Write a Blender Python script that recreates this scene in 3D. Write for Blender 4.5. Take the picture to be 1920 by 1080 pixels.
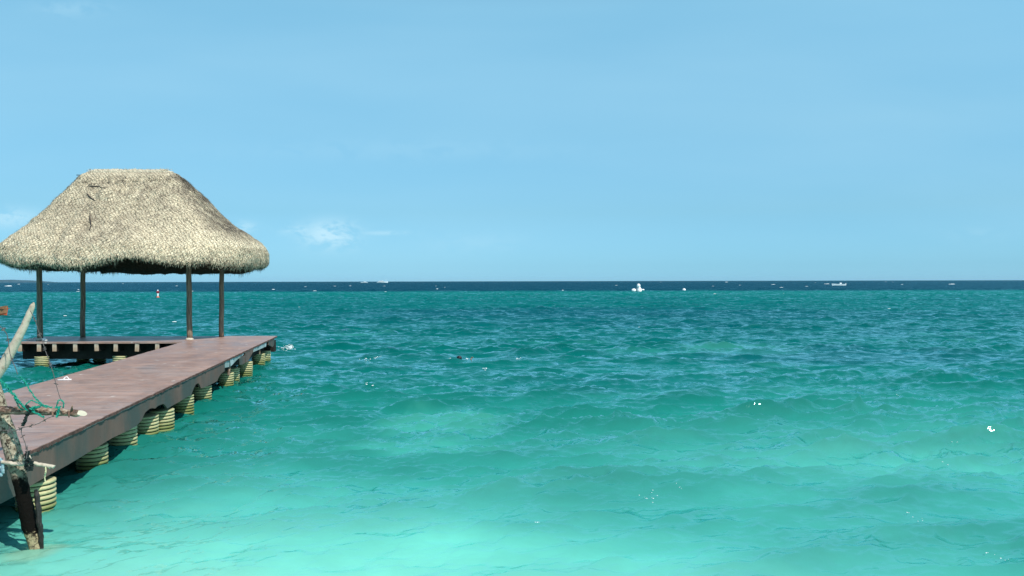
import bpy, bmesh, math, random
import numpy as np
from mathutils import Vector, Matrix, noise as mnoise
random.seed(11); RNG = np.random.default_rng(11)
R = math.radians
for o in list(bpy.data.objects): bpy.data.objects.remove(o)
scn = bpy.context.scene
C = scn.collection

# ------------------------------------------------------------------ camera
F = 1450.0; CX, CY = 960.0, 540.0; H = 2.8
PITCH = math.atan(13.0 / F); ROLL = math.atan(4.0 / 1920.0)
cam_d = bpy.data.cameras.new('camera'); cam = bpy.data.objects.new('camera', cam_d); C.objects.link(cam)
cam_d.sensor_width = 36.0; cam_d.lens = 36.0 * F / 1920.0
cam_d.clip_start = 0.1; cam_d.clip_end = 60000
rot = Matrix.Rotation(R(90) - PITCH, 3, 'X') @ Matrix.Rotation(-ROLL, 3, 'Z')
cam.matrix_world = Matrix.Translation((0, 0, H)) @ rot.to_4x4()
scn.camera = cam

def ray(u, v):
    return rot @ Vector(((u - CX) / F, -(v - CY) / F, -1.0))
def atY(u, v, Y):                       # the point of the pixel's sight line at depth Y
    d = ray(u, v); return Vector((0, 0, H)) + d * (Y / d.y)
def atZ(u, v, z):                       # ... at height z
    d = ray(u, v); return Vector((0, 0, H)) + d * ((z - H) / d.z)

# ------------------------------------------------------------------ sun, sky, exposure
SUN = Vector((0.46, -0.48, 0.75)).normalized()          # direction towards the sun
sl = bpy.data.lights.new('sun', 'SUN'); so = bpy.data.objects.new('sun', sl); C.objects.link(so)
sl.energy = 4.9; sl.angle = R(0.53); sl.color = (1.0, 0.96, 0.90)
so.rotation_euler = SUN.to_track_quat('Z', 'Y').to_euler()
so.location = (0, 0, 50)

W = bpy.data.worlds.new('World'); scn.world = W; W.use_nodes = True
nt = W.node_tree; nt.nodes.clear()
def wn(t, **k):
    n = nt.nodes.new(t)
    for a, b in k.items(): setattr(n, a, b)
    return n
sky = wn('ShaderNodeTexSky'); sky.sky_type = 'NISHITA'; sky.sun_disc = False
sky.sun_elevation = math.asin(SUN.z); sky.sun_rotation = math.atan2(SUN.x, SUN.y)
sky.air_density = 1.0; sky.dust_density = 0.3; sky.ozone_density = 1.0; sky.altitude = 0
bg = wn('ShaderNodeBackground'); wo = wn('ShaderNodeOutputWorld'); bg.inputs[1].default_value = 0.115
# the camera's own colour response: lift the upper sky, pull the horizon to cyan
def wmath(op, a, b=None, c=None):
    n = wn('ShaderNodeMath', operation=op)
    for i, x in enumerate((a, b, c)):
        if x is None: continue
        if hasattr(x, 'node'): nt.links.new(x, n.inputs[i])
        else: n.inputs[i].default_value = x
    return n.outputs[0]
tc = wn('ShaderNodeTexCoord'); sep = wn('ShaderNodeSeparateXYZ'); nt.links.new(tc.outputs['Generated'], sep.inputs[0])
SKY_GAMMA, SKY_GAIN = 0.80, (0.92*2.2, 1.035*2.2, 1.09*2.2, 1)
gm = wn('ShaderNodeGamma'); nt.links.new(sky.outputs[0], gm.inputs[0]); gm.inputs[1].default_value = SKY_GAMMA
ramp = wn('ShaderNodeValToRGB'); nt.links.new(sep.outputs[2], ramp.inputs[0])
def set_ramp(rp, stops):
    el = rp.color_ramp.elements
    while len(el) > 1: el.remove(el[-1])
    el[0].position = stops[0][0]; el[0].color = (*stops[0][1], 1)
    for p, c in stops[1:]:
        e = el.new(p); e.color = (*c, 1)
SKYTINT = [(z_, tuple(q / 2.2 for q in c_)) for z_, c_ in ((0.0, (.545, 1.16, 1.92)), (.0186, (.526, 1.057, 1.67)), (.087, (.68, 1.13, 1.39)), (.188, (1.03, 1.53, 1.58)),
           (.33, (1.43, 2.08, 1.94)), (.5, (1.35, 1.8, 1.7)), (.8, (.8, 1.15, 1.2)), (1.0, (.7, 1.0, 1.1)))]
set_ramp(ramp, SKYTINT)
mul = wn('ShaderNodeMix', data_type='RGBA', blend_type='MULTIPLY'); mul.inputs[0].default_value = 1
nt.links.new(gm.outputs[0], mul.inputs[6]); nt.links.new(ramp.outputs[0], mul.inputs[7])
# thin cloud veils and the small cumulus low over the sea
px_ = wmath('DIVIDE', sep.outputs[0], wmath('MAXIMUM', sep.outputs[1], 0.05))
pz_ = wmath('DIVIDE', sep.outputs[2], wmath('MAXIMUM', sep.outputs[1], 0.05))
cmb = wn('ShaderNodeCombineXYZ'); nt.links.new(px_, cmb.inputs[0]); nt.links.new(pz_, cmb.inputs[1])
front = wmath('GREATER_THAN', sep.outputs[1], 0.05)
def wnoise(sx, sy, scale, det, rough=0.55, dist=0.0, off=0.0):
    m = wn('ShaderNodeMapping'); m.inputs['Scale'].default_value = (sx, sy, 1); m.inputs['Location'].default_value = (off, off * .7, 0)
    nt.links.new(cmb.outputs[0], m.inputs[0])
    n = wn('ShaderNodeTexNoise'); n.inputs['Scale'].default_value = scale; n.inputs['Detail'].default_value = det
    n.inputs['Roughness'].default_value = rough; n.inputs['Distortion'].default_value = dist
    nt.links.new(m.outputs[0], n.inputs[0]); return n.outputs[0]
nz1 = wnoise(1, 1.9, 26, 5, .6, .4)
total = None
for (u, v, ru, rv, amp) in [(618, 439, 44, 22, 1.15), (565, 431, 34, 11, .60), (648, 450, 26, 16, .6), (718, 437, 48, 4, .45), (890, 455, 90, 16, .14),
                            (18, 409, 55, 16, .62), (455, 427, 22, 10, .75), (1830, 440, 40, 12, .15), (740, 282, 260, 18, .10), (130, 16, 60, 14, .22)]:
    d = ray(u, v); ax, az = d.x / d.y, d.z / d.y
    ex = wmath('MULTIPLY', wmath('SUBTRACT', px_, ax), F / ru); ez = wmath('MULTIPLY', wmath('SUBTRACT', pz_, az), F / rv)
    r2 = wmath('ADD', wmath('MULTIPLY', ex, ex), wmath('MULTIPLY', ez, ez))
    g = wmath('MULTIPLY', wmath('POWER', 2.718, wmath('MULTIPLY', r2, -0.9)), amp)
    total = g if total is None else wmath('MAXIMUM', total, g)
mr = wn('ShaderNodeMapRange'); mr.inputs[1].default_value = .40; mr.inputs[2].default_value = .52
nt.links.new(nz1, mr.inputs[0])
cl = wmath('MULTIPLY', wmath('MULTIPLY', total, mr.outputs[0]), front)
veil = wnoise(1, 5.0, 1.6, 3, .5, .2, 3.1)
vm = wn('ShaderNodeMapRange'); vm.inputs[1].default_value = .35; vm.inputs[2].default_value = .75; vm.inputs[4].default_value = .16
nt.links.new(veil, vm.inputs[0])
cl2 = wmath('ADD', wmath('MULTIPLY', cl, .95), wmath('MULTIPLY', vm.outputs[0], front))
gn = wn('ShaderNodeMix', data_type='RGBA', blend_type='MULTIPLY'); gn.inputs[0].default_value = 1; gn.inputs[7].default_value = SKY_GAIN
azm = wn('ShaderNodeMapRange'); nt.links.new(sep.outputs[0], azm.inputs[0]); azm.inputs[1].default_value = -.5; azm.inputs[2].default_value = .55; azm.inputs[3].default_value = .955; azm.inputs[4].default_value = 1.095
scl = wn('ShaderNodeVectorMath', operation='SCALE'); nt.links.new(azm.outputs[0], scl.inputs[3])
nt.links.new(mul.outputs[2], scl.inputs[0]); nt.links.new(scl.outputs[0], gn.inputs[6])
mx = wn('ShaderNodeMix', data_type='RGBA'); nt.links.new(cl2, mx.inputs[0]); nt.links.new(gn.outputs[2], mx.inputs[6]); mx.inputs[7].default_value = (4.6, 7.3, 8.7, 1)
nt.links.new(mx.outputs[2], bg.inputs[0]); nt.links.new(bg.outputs[0], wo.inputs[0])

vs = scn.view_settings; scn.display_settings.display_device = 'sRGB'
vs.view_transform = 'Standard'; vs.look = 'None'; vs.gamma = 1; vs.exposure = 0.0; vs.use_curve_mapping = False

# ------------------------------------------------------------------ material helpers
class Mat:
    def __init__(s, name, rough=.7, spec=.5):
        s.m = bpy.data.materials.new(name); s.m.use_nodes = True; s.t = s.m.node_tree
        s.b = s.t.nodes['Principled BSDF']; s.b.inputs['Roughness'].default_value = rough
        s.b.inputs['Specular IOR Level'].default_value = spec; s.out = s.t.nodes['Material Output']
    def n(s, t, **k):
        x = s.t.nodes.new(t)
        for a, b in k.items(): setattr(x, a, b)
        return x
    def l(s, a, b): s.t.links.new(a, b)
    def inp(s, sock, x):
        if hasattr(x, 'node'): s.l(x, sock)
        else: sock.default_value = x
    def math(s, op, a, b=None, c=None, clamp=False):
        n = s.n('ShaderNodeMath', operation=op); n.use_clamp = clamp
        for i, x in enumerate((a, b, c)):
            if x is not None: s.inp(n.inputs[i], x)
        return n.outputs[0]
    def co(s, kind='Object', scale=(1, 1, 1), rot=(0, 0, 0), loc=(0, 0, 0)):
        c = s.n('ShaderNodeTexCoord').outputs[kind]
        m = s.n('ShaderNodeMapping'); m.inputs['Scale'].default_value = scale; m.inputs['Rotation'].default_value = rot; m.inputs['Location'].default_value = loc
        s.l(c, m.inputs[0]); return m.outputs[0]
    def noise(s, vec, scale, det=4, rough=.55, dist=0, color=False):
        n = s.n('ShaderNodeTexNoise'); n.inputs['Scale'].default_value = scale; n.inputs['Detail'].default_value = det
        n.inputs['Roughness'].default_value = rough; n.inputs['Distortion'].default_value = dist
        s.l(vec, n.inputs[0]); return n.outputs[1 if color else 0]
    def rng(s, x, a, b, c=0., d=1., smooth=False):
        n = s.n('ShaderNodeMapRange'); 
        if smooth: n.interpolation_type = 'SMOOTHSTEP'
        s.inp(n.inputs[0], x)
        for i, y in zip((1, 2, 3, 4), (a, b, c, d)): s.inp(n.inputs[i], y)
        return n.outputs[0]
    def mix(s, f, a, b, mode='MIX'):
        n = s.n('ShaderNodeMix', data_type='RGBA', blend_type=mode)
        s.inp(n.inputs[0], f)
        for i, x in ((6, a), (7, b)):
            if hasattr(x, 'node'): s.l(x, n.inputs[i])
            else: n.inputs[i].default_value = (*x, 1) if len(x) == 3 else x
        return n.outputs[2]
    def ramp(s, f, stops):
        n = s.n('ShaderNodeValToRGB'); set_ramp(n, stops); s.inp(n.inputs[0], f); return n.outputs[0]
    def base(s, c): s.inp(s.b.inputs['Base Color'], c if hasattr(c, 'node') else (*c, 1)); return s
    def bump(s, h, dist=.01, strength=1.):
        b = s.n('ShaderNodeBump'); b.inputs['Distance'].default_value = dist; b.inputs['Strength'].default_value = strength
        s.l(h, b.inputs['Height']); s.l(b.outputs[0], s.b.inputs['Normal']); return b.outputs[0]

def simple(name, col, var=.25, scale=6, rough=.7, spec=.4, bump=.004, stretch=(1, 1, 1)):
    m = Mat(name, rough, spec); v = m.co('Object', stretch)
    n = m.noise(v, scale, 5, .6)
    m.base(m.mix(m.rng(n, .3, .7), [c * (1 - var) for c in col], [min(1, c * (1 + var)) for c in col]))
    if bump: m.bump(n, bump)
    return m.m

# ------------------------------------------------------------------ mesh helpers
class MB:
    def __init__(s): s.v = []; s.f = []
    def add(s, vs, fs):
        k = len(s.v); s.v += [tuple(p) for p in vs]; s.f += [tuple(k + i for i in f) for f in fs]
    def box(s, lo, hi):
        x0, y0, z0 = lo; x1, y1, z1 = hi
        s.add([(x0,y0,z0),(x1,y0,z0),(x1,y1,z0),(x0,y1,z0),(x0,y0,z1),(x1,y0,z1),(x1,y1,z1),(x0,y1,z1)],
              [(0,3,2,1),(4,5,6,7),(0,1,5,4),(1,2,6,5),(2,3,7,6),(3,0,4,7)])
    def tube(s, pts, rad, seg=10, jit=0., cap=True, seed=0):
        pts = [Vector(p) for p in pts]; n = len(pts)
        if not hasattr(rad, '__len__'): rad = [rad] * n
        ref = Vector((0, 0, 1)); vs = []; rr = random.Random(seed)
        t0 = (pts[1] - pts[0]).normalized()
        if abs(t0.dot(ref)) > .9: ref = Vector((1, 0, 0))
        a = t0.cross(ref).normalized()
        for i in range(n):
            t = (pts[min(i+1, n-1)] - pts[max(i-1, 0)]).normalized()
            a = (a - t * a.dot(t)).normalized(); b = t.cross(a)
            for k in range(seg):
                th = 2 * math.pi * k / seg
                r = rad[i] * (1 + (rr.uniform(-jit, jit) if jit else 0))
                vs.append(pts[i] + (a * math.cos(th) + b * math.sin(th)) * r)
        fs = [(i*seg+k, i*seg+(k+1) % seg, (i+1)*seg+(k+1) % seg, (i+1)*seg+k) for i in range(n-1) for k in range(seg)]
        if cap: fs += [tuple(range(seg))[::-1], tuple((n-1)*seg+k for k in range(seg))]
        s.add(vs, fs)
    def lathe(s, prof, c=(0, 0, 0), seg=24):
        vs = [(c[0]+r*math.cos(2*math.pi*k/seg), c[1]+r*math.sin(2*math.pi*k/seg), c[2]+z) for r, z in prof for k in range(seg)]
        fs = [(i*seg+k, i*seg+(k+1) % seg, (i+1)*seg+(k+1) % seg, (i+1)*seg+k) for i in range(len(prof)-1) for k in range(seg)]
        fs += [tuple(range(seg))[::-1], tuple((len(prof)-1)*seg+k for k in range(seg))]
        s.add(vs, fs)
    def ell(s, c, r, seg=14, rings=9, nz=0., seed=0):
        vs = []; rr = random.Random(seed)
        for i in range(rings + 1):
            ph = math.pi * i / rings
            for k in range(seg):
                th = 2 * math.pi * k / seg; q = 1 + (rr.uniform(-nz, nz) if nz else 0)
                vs.append((c[0] + r[0]*q*math.sin(ph)*math.cos(th), c[1] + r[1]*q*math.sin(ph)*math.sin(th), c[2] - r[2]*q*math.cos(ph)))
        fs = [(i*seg+k, i*seg+(k+1) % seg, (i+1)*seg+(k+1) % seg, (i+1)*seg+k) for i in range(rings) for k in range(seg)]
        s.add(vs, fs)
    def build(s, name, mat, parent=None, smooth=False, loc=None, rotz=None, merge=False):
        me = bpy.data.meshes.new(name); me.from_pydata(s.v, [], s.f); me.validate(); me.update()
        if merge:
            bm = bmesh.new(); bm.from_mesh(me); bmesh.ops.remove_doubles(bm, verts=bm.verts, dist=1e-5)
            bmesh.ops.recalc_face_normals(bm, faces=bm.faces); bm.to_mesh(me); bm.free()
        if smooth:
            me.polygons.foreach_set('use_smooth', [True] * len(me.polygons))
        me.materials.append(mat)
        o = bpy.data.objects.new(name, me); C.objects.link(o)
        if parent: o.parent = parent
        if loc is not None: o.location = loc
        if rotz is not None: o.rotation_euler.z = rotz
        return o
def tag(o, label=None, cat=None, group=None, kind=None):
    for k, v in (('label', label), ('category', cat), ('group', group), ('kind', kind)):
        if v: o[k] = v
    return o
def empty(name, loc, label=None, cat=None, group=None, rz=0):
    o = bpy.data.objects.new(name, None); C.objects.link(o); o.location = loc; o.rotation_euler.z = rz; o.empty_display_size = .2
    return tag(o, label, cat, group)

# ------------------------------------------------------------------ WATER
def fft_tile(N, L, peak, wind, spread, lo, hi, seed):
    r = np.random.default_rng(seed)
    k1 = np.fft.fftfreq(N, L / N) * 2 * np.pi
    kx, ky = np.meshgrid(k1, k1, indexing='ij'); k = np.hypot(kx, ky); k[0, 0] = 1
    kp = 2 * np.pi / peak
    S = np.exp(-1.25 * (kp / k) ** 2) / k ** 4
    d = (kx * wind[0] + ky * wind[1]) / k
    S = S * (np.abs(d) ** spread + .04); S[(k < 2*np.pi/hi) | (k > 2*np.pi/lo)] = 0; S[0, 0] = 0
    h = (r.normal(size=(N, N)) + 1j * r.normal(size=(N, N))) * np.sqrt(S)
    z = np.fft.ifft2(h); dx = np.fft.ifft2(1j * kx / k * h); dy = np.fft.ifft2(1j * ky / k * h)
    s = np.std(z.real)
    return z.real / s, dx.real / s, dy.real / s
def samp(A, x, y, L):
    N = A.shape[0]; fx = (x / L) % 1 * N; fy = (y / L) % 1 * N
    i = np.floor(fx).astype(int); j = np.floor(fy).astype(int); u = fx - i; v = fy - j
    i %= N; j %= N; i1 = (i + 1) % N; j1 = (j + 1) % N
    return A[i, j]*(1-u)*(1-v) + A[i1, j]*u*(1-v) + A[i, j1]*(1-u)*v + A[i1, j1]*u*v
wd = np.array([0.28, -1.0]); wd /= np.linalg.norm(wd)
T1 = fft_tile(1024, 71.0, 2.5, wd, 6.0, .35, 9.0, 3)
T2 = fft_tile(512, 13.7, 0.85, (wd[0]*.9-wd[1]*.3, wd[1]*.9+wd[0]*.3), 2.2, .07, 1.7, 5)
T3 = fft_tile(256, 233.0, 17.0, wd, 2.0, 6.0, 60.0, 7)
ys = [0.6]
while ys[-1] < 30: ys.append(ys[-1] + max(.02, ys[-1] ** 2 / 2165 * .55))
while ys[-1] < 260: ys.append(ys[-1] * 1.0042)
while ys[-1] < 12500: ys.append(ys[-1] * 1.06)
ys = np.array(ys)
sc = np.concatenate([-np.geomspace(6, .82, 14)[:-1], np.linspace(-.80, .80, 1050), np.geomspace(.82, 6, 14)[1:]])
Yg, Sg = np.meshgrid(ys, sc, indexing='ij'); Xg = (Yg + 1.5) * Sg
step = np.gradient(ys)[:, None] * np.ones_like(Yg)
def fade(lmb): return np.clip((lmb / step - 1.6) / 2.5, 0, 1)
shore = np.clip((Yg - 4) / 13, 0, 1); shore = shore * shore * (3 - 2 * shore)
gust = samp(T3[0], Xg + 50, Yg * 1.4 + 20, 233.0)
a1 = (.018 + .031 * shore + .03 * np.clip((Yg-60)/150, 0, 1)) * (1 + .16 * gust) * fade(2.4)
a2 = (.0110 + .0110 * shore) * (1 + .25 * samp(T3[0], Xg*2, Yg*2, 233.0)) * fade(.45)
a3 = .035 * np.clip(Yg / 60, 0.3, 2.2) * fade(14)
Z = a1 * samp(T1[0], Xg, Yg, 71.) + a2 * samp(T2[0], Xg, Yg, 13.7) + a3 * samp(T3[0], Xg, Yg, 233.)
chop = .5
DX = chop * (a1 * samp(T1[1], Xg, Yg, 71.) + a2 * samp(T2[1], Xg, Yg, 13.7)); DY = chop * (a1 * samp(T1[2], Xg, Yg, 71.) + a2 * samp(T2[2], Xg, Yg, 13.7))
hz1 = samp(T1[0], Xg, Yg, 71.) * (1 + .16 * gust)
Z = Z + a1 * .15 * (np.clip(hz1, 0, 4) ** 1.7 - .6)       # peaked crests
foam = np.clip((hz1 - 9) / .8, 0, 1) * shore * np.clip((60 - Yg) / 20, 0, 1)
nr, ncol = Z.shape
co = np.stack([Xg + DX, Yg + DY, Z], -1).reshape(-1, 3).astype(np.float32)
def waterz(x, y):
    a = (.018 + .031 * (lambda s: s*s*(3-2*s))(min(max((y-4)/13, 0), 1)))
    return float(a * samp(T1[0], np.array([x]), np.array([y]), 71.)[0])
idx = np.arange(nr * ncol).reshape(nr, ncol)
q = np.stack([idx[:-1, :-1], idx[:-1, 1:], idx[1:, 1:], idx[1:, :-1]], -1).reshape(-1, 4)
me = bpy.data.meshes.new('sea'); me.vertices.add(len(co)); me.vertices.foreach_set('co', co.ravel())
me.loops.add(q.size); me.loops.foreach_set('vertex_index', q.ravel().astype(np.int32))
me.polygons.add(len(q)); me.polygons.foreach_set('loop_start', np.arange(0, q.size, 4, dtype=np.int32))
me.polygons.foreach_set('use_smooth', np.ones(len(q), bool)); me.update()
ha = me.attributes.new('crest', 'FLOAT', 'POINT'); crest = (hz1 * .75 + .35 * samp(T2[0], Xg, Yg, 13.7) * fade(.45)) * fade(2.4)
ha.data.foreach_set('value', crest.ravel().astype(np.float32))
fa = me.attributes.new('foam', 'FLOAT', 'POINT'); fa.data.foreach_set('value', foam.ravel().astype(np.float32))
sea = bpy.data.objects.new('sea', me); C.objects.link(sea); tag(sea, 'turquoise sea with short choppy waves', 'water', None, 'structure')

m = Mat('sea_water'); g = m.n('ShaderNodeNewGeometry'); P = g.outputs['Position']; sp = m.n('ShaderNodeSeparateXYZ'); m.l(P, sp.inputs[0])
def pco(sx, sy, off=(0, 0, 0), rz=0):
    mp = m.n('ShaderNodeMapping'); mp.inputs['Scale'].default_value = (sx, sy, 1); mp.inputs['Location'].default_value = off
    mp.inputs['Rotation'].default_value = (0, 0, rz); m.l(P, mp.inputs[0]); return mp.outputs[0]
# distance from the beach, wandering with the sand bars
wob = m.noise(pco(.09, .16), 1.0, 3, .5)
X_, Y_ = sp.outputs[0], sp.outputs[1]
lg = m.math('LOGARITHM', m.math('MAXIMUM', Y_, 2.0), 10.0)
far = m.rng(Y_, 60, 190)
lgw = m.math('ADD', lg, m.math('MULTIPLY', m.math('SUBTRACT', wob, .5), m.math('SUBTRACT', .30, m.math('MULTIPLY', far, .29))))
# deeper towards the right of the bay near the beach
lgw = m.math('ADD', lgw, m.math('MULTIPLY', m.rng(X_, -1.0, 5.5), m.math('MULTIPLY', m.math('SUBTRACT', 1, m.rng(Y_, 7.5, 11.5)), .17)))
lgw = m.math('SUBTRACT', lgw, m.math('MULTIPLY', m.rng(X_, -1, 6), m.math('MULTIPLY', m.rng(Y_, 10, 13.5, 0, 1, True), m.rng(Y_, 26, 15, 0, .085, True))))
t = m.rng(lgw, .78, 2.5)                    # 6 m .. 316 m
def T(y): return (math.log10(y) - .78) / 1.72
DEPTH = [(T(6.3), (.30, .80, .62)), (T(8.0), (.20, .70, .56)), (T(9.6), (.100, .52, .43)), (T(12), (.040, .350, .285)), (T(15), (.018, .275, .22)),
         (T(20), (.006, .215, .175)), (T(27), (.001, .175, .150)), (T(42), (.0, .158, .148)), (T(70), (.0, .155, .152)),
         (T(110), (.0, .180, .170)), (T(185), (.0, .205, .180)), (T(202), (.0, .17, .165)), (T(224), (.0, .062, .098)), (T(300), (.0, .055, .095))]
body = m.ramp(t, [(p_, tuple(.84 * q_ for q_ in c_)) for p_, c_ in DEPTH])
# pale sand clouds and darker weed patches
sand = m.rng(m.noise(pco(.10, .32, (3.3, 1.2, 0)), 1.0, 4, .55, .3), .60, .76)
sand = m.math('MULTIPLY', sand, m.math('MULTIPLY', m.rng(Y_, 11, 14), m.math('SUBTRACT', 1, m.rng(Y_, 36, 60))))
body = m.mix(m.math('MULTIPLY', sand, .40), body, (.10, .60, .46))
def patch(x, y, rx, ry, hard=1.0):
    ex = m.math('MULTIPLY', m.math('SUBTRACT', X_, x), 1/rx); ey = m.math('MULTIPLY', m.math('SUBTRACT', Y_, y), 1/ry)
    r = m.math('ADD', m.math('MULTIPLY', ex, ex), m.math('MULTIPLY', ey, ey))
    r = m.math('ADD', r, m.math('MULTIPLY', m.math('SUBTRACT', m.noise(pco(.9, .7), 1, 4), .5), 1.6))
    return m.rng(r, 1.25, .15, 0, hard, True)
for (u, v, rx, ry, hd) in ((830, 790, 1.5, 1.9, .26), (800, 835, 1.5, .8, .16), (1390, 655, 3.0, 3.2, .20), (840, 1040, 3.2, .9, .25)):
    p = atZ(u, v, 0); body = m.mix(patch(p.x, p.y, rx, ry, hd), body, (.15, .74, .56))
for (u, v, rx, ry, hd) in ((1600, 665, 7.0, 4.0, .45), (1250, 590, 30, 14, .35), (1050, 585, 22, 12, .3), (1150, 720, 5.0, 2.5, .2)):
    p = atZ(u, v, 0); body = m.mix(patch(p.x, p.y, rx, ry, hd), body, (.004, .085, .125))
# deeper scoured channel along the pier, with underdeck shade and reflection painted in
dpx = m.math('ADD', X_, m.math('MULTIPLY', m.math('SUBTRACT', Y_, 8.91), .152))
scour_shade = m.math('ADD', m.math('ADD', dpx, 5.64), m.math('MULTIPLY', m.math('SUBTRACT', m.noise(pco(.9, .9, (2, 2, 0)), 1, 4), .5), 1.5))
scour_shade = m.math('MULTIPLY', m.rng(scour_shade, 2.6, -.1, 0, 1, True), m.math('MULTIPLY', m.rng(Y_, 7.6, 10.5, .25, 1), m.rng(Y_, 31, 25)))
body = m.mix(m.math('MULTIPLY', scour_shade, .66), body, (.006, .17, .135))
body = m.mix(patch(-4.95, 8.0, .32, .42, .55), body, (.26, .42, .27))
weed = m.rng(m.noise(pco(.03, .07, (9, 4, 0)), 1.0, 4, .6), .52, .72)
weed = m.math('MULTIPLY', weed, m.math('MULTIPLY', m.rng(Y_, 22, 40), m.math('SUBTRACT', 1, m.rng(Y_, 110, 170))))
body = m.mix(m.math('MULTIPLY', weed, .5), body, (.0, .070, .105))
silt = m.rng(m.noise(pco(.5, .8, (1, 7, 0)), 1.0, 5, .6, .5), .3, .75, .86, 1.10)
body = m.mix(1.0, body, m.ramp(silt, [(0, (0, 0, 0)), (1, (1, 1, 1))]), 'MULTIPLY') if False else body
# more water stands over the pale sand under a crest than under a trough
ca = m.n('ShaderNodeAttribute'); ca.attribute_name = 'crest'
silt = m.math('MULTIPLY', silt, m.math('SUBTRACT', 1.0, m.math('MULTIPLY', m.rng(ca.outputs['Fac'], -1.8, 2.2, -.12, .16), m.rng(Y_, 6, 12, .35, 1))))
hs = m.n('ShaderNodeHueSaturation'); m.l(body, hs.inputs['Color']); m.l(silt, hs.inputs['Value']); body = hs.outputs[0]
# ripple slopes as a normal (real facets too small for the mesh)
def slope(sx, sy, scale, det, amp, rz=0, off=(0, 0, 0)):
    c = m.noise(pco(sx, sy, off, rz), scale, det, .6, .3, color=True)
    v = m.n('ShaderNodeVectorMath', operation='SUBTRACT'); m.l(c, v.inputs[0]); v.inputs[1].default_value = (.5, .5, .5)
    w = m.n('ShaderNodeVectorMath', operation='SCALE'); m.l(v.outputs[0], w.inputs[0]); m.inp(w.inputs[3], amp); return w.outputs[0]
def vadd(a, b):
    v = m.n('ShaderNodeVectorMath', operation='ADD'); m.l(a, v.inputs[0])
    if hasattr(b, 'node'): m.l(b, v.inputs[1])
    else: v.inputs[1].default_value = b
    return v.outputs[0]
nearr = m.rng(Y_, 6, 22, .35, 1.0)
s1 = slope(1.0, 2.8, 3.6, 4, m.math('MULTIPLY', nearr, .95), .15)
s2 = slope(.8, 2.6, 1.5, 4, m.math('MULTIPLY', m.rng(Y_, 7, 24, .45, 1), 1.1), .12)
s4 = slope(.55, 1.9, 1.0, 5, m.math('MULTIPLY', m.rng(Y_, 7, 14, .3, 1), .95), .08, (5, 2, 1))
s3 = slope(.16, .50, 1.3, 4, m.math('MULTIPLY', m.rng(Y_, 50, 160), .95), .1)
sm = vadd(vadd(vadd(s1, s2), s3), s4)
flat = m.n('ShaderNodeVectorMath', operation='MULTIPLY'); m.l(sm, flat.inputs[0]); flat.inputs[1].default_value = (1, 1, 0)
nn = vadd(g.outputs['Normal'], flat.outputs[0])
bias = m.n('ShaderNodeCombineXYZ'); m.l(m.math('ADD', m.rng(Y_, 22, 90, 0, -.30), m.rng(Y_, 190, 230, 0, -.12)), bias.inputs[1]); nn = vadd(nn, bias.outputs[0])
nrm = m.n('ShaderNodeVectorMath', operation='NORMALIZE'); m.l(nn, nrm.inputs[0]); NRM = nrm.outputs[0]
dif = m.n('ShaderNodeBsdfDiffuse'); m.l(body, dif.inputs[0]); up = m.n('ShaderNodeCombineXYZ'); up.inputs[2].default_value = 1; m.l(up.outputs[0], dif.inputs['Normal'])
gl = m.n('ShaderNodeBsdfGlossy'); gl.inputs['Roughness'].default_value = .06; gl.inputs['Color'].default_value = (.60, .93, .95, 1); m.l(NRM, gl.inputs['Normal'])
fr = m.n('ShaderNodeFresnel'); fr.inputs[0].default_value = 1.33; m.l(NRM, fr.inputs['Normal'])
ff = m.math('MINIMUM', m.math('MULTIPLY', fr.outputs[0], 1.0), .95)
ms = m.n('ShaderNodeMixShader'); m.l(ff, ms.inputs[0]); m.l(dif.outputs[0], ms.inputs[1]); m.l(gl.outputs[0], ms.inputs[2])
# foam on breaking crests
at = m.n('ShaderNodeAttribute'); at.attribute_name = 'foam'
fn = m.noise(pco(1, 1.6), 9.0, 5, .7, .6)
fm = m.math('MULTIPLY', m.rng(fn, .54, .60), m.rng(at.outputs['Fac'], .05, .5))
fd = m.n('ShaderNodeBsdfDiffuse'); fd.inputs[0].default_value = (.78, .86, .84, 1)
ms2 = m.n('ShaderNodeMixShader'); m.l(fm, ms2.inputs[0]); m.l(ms.outputs[0], ms2.inputs[1]); m.l(fd.outputs[0], ms2.inputs[2])
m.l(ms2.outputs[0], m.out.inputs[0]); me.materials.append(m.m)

# seabed under the sheet so that nothing below looks empty from the side
mb = MB(); mb.add([(-400, -30, -3.0), (400, -30, -3.0), (400, 400, -3.0), (-400, 400, -3.0)], [(0, 1, 2, 3)])
tag(mb.build('seabed', simple('wet_sand', (.5, .45, .34))), 'pale sand under the water', 'sand', None, 'structure')

# far island
mi = simple('hazed_scrub', (.035, .085, .11), .3, .02, .95, .1, 0)  # scrub colour shifted to blue to hold the distance haze
mb = MB(); D = 6000.; n = 90; xs_ = np.linspace((-330 - CX) / F * D, (69 - CX) / F * D, n)
rows = 7
for j in range(rows):
    w = math.sin(math.pi * j / (rows - 1))
    for i, x in enumerate(xs_):
        e = min(1, (n - 1 - i) / 10.) ** .7 * min(1, i / 8.)
        bumpz = 15 + 9 * mnoise.noise(Vector((x * .006, 3.1, 0))) + 7 * mnoise.noise(Vector((x * .03, 1.1, j * .3))) + (8 if 74 < i < 86 else 0) * math.sin(math.pi * (i - 74) / 12)
        mb.v.append((x, D + (j - 3) * 160, -1 + (bumpz + 1) * e * w))
for j in range(rows - 1):
    for i in range(n - 1): mb.f.append((j*n+i, j*n+i+1, (j+1)*n+i+1, (j+1)*n+i))
tag(mb.build('island', mi, None, True), 'low hazy island on the horizon', 'island', None, 'structure')

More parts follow.
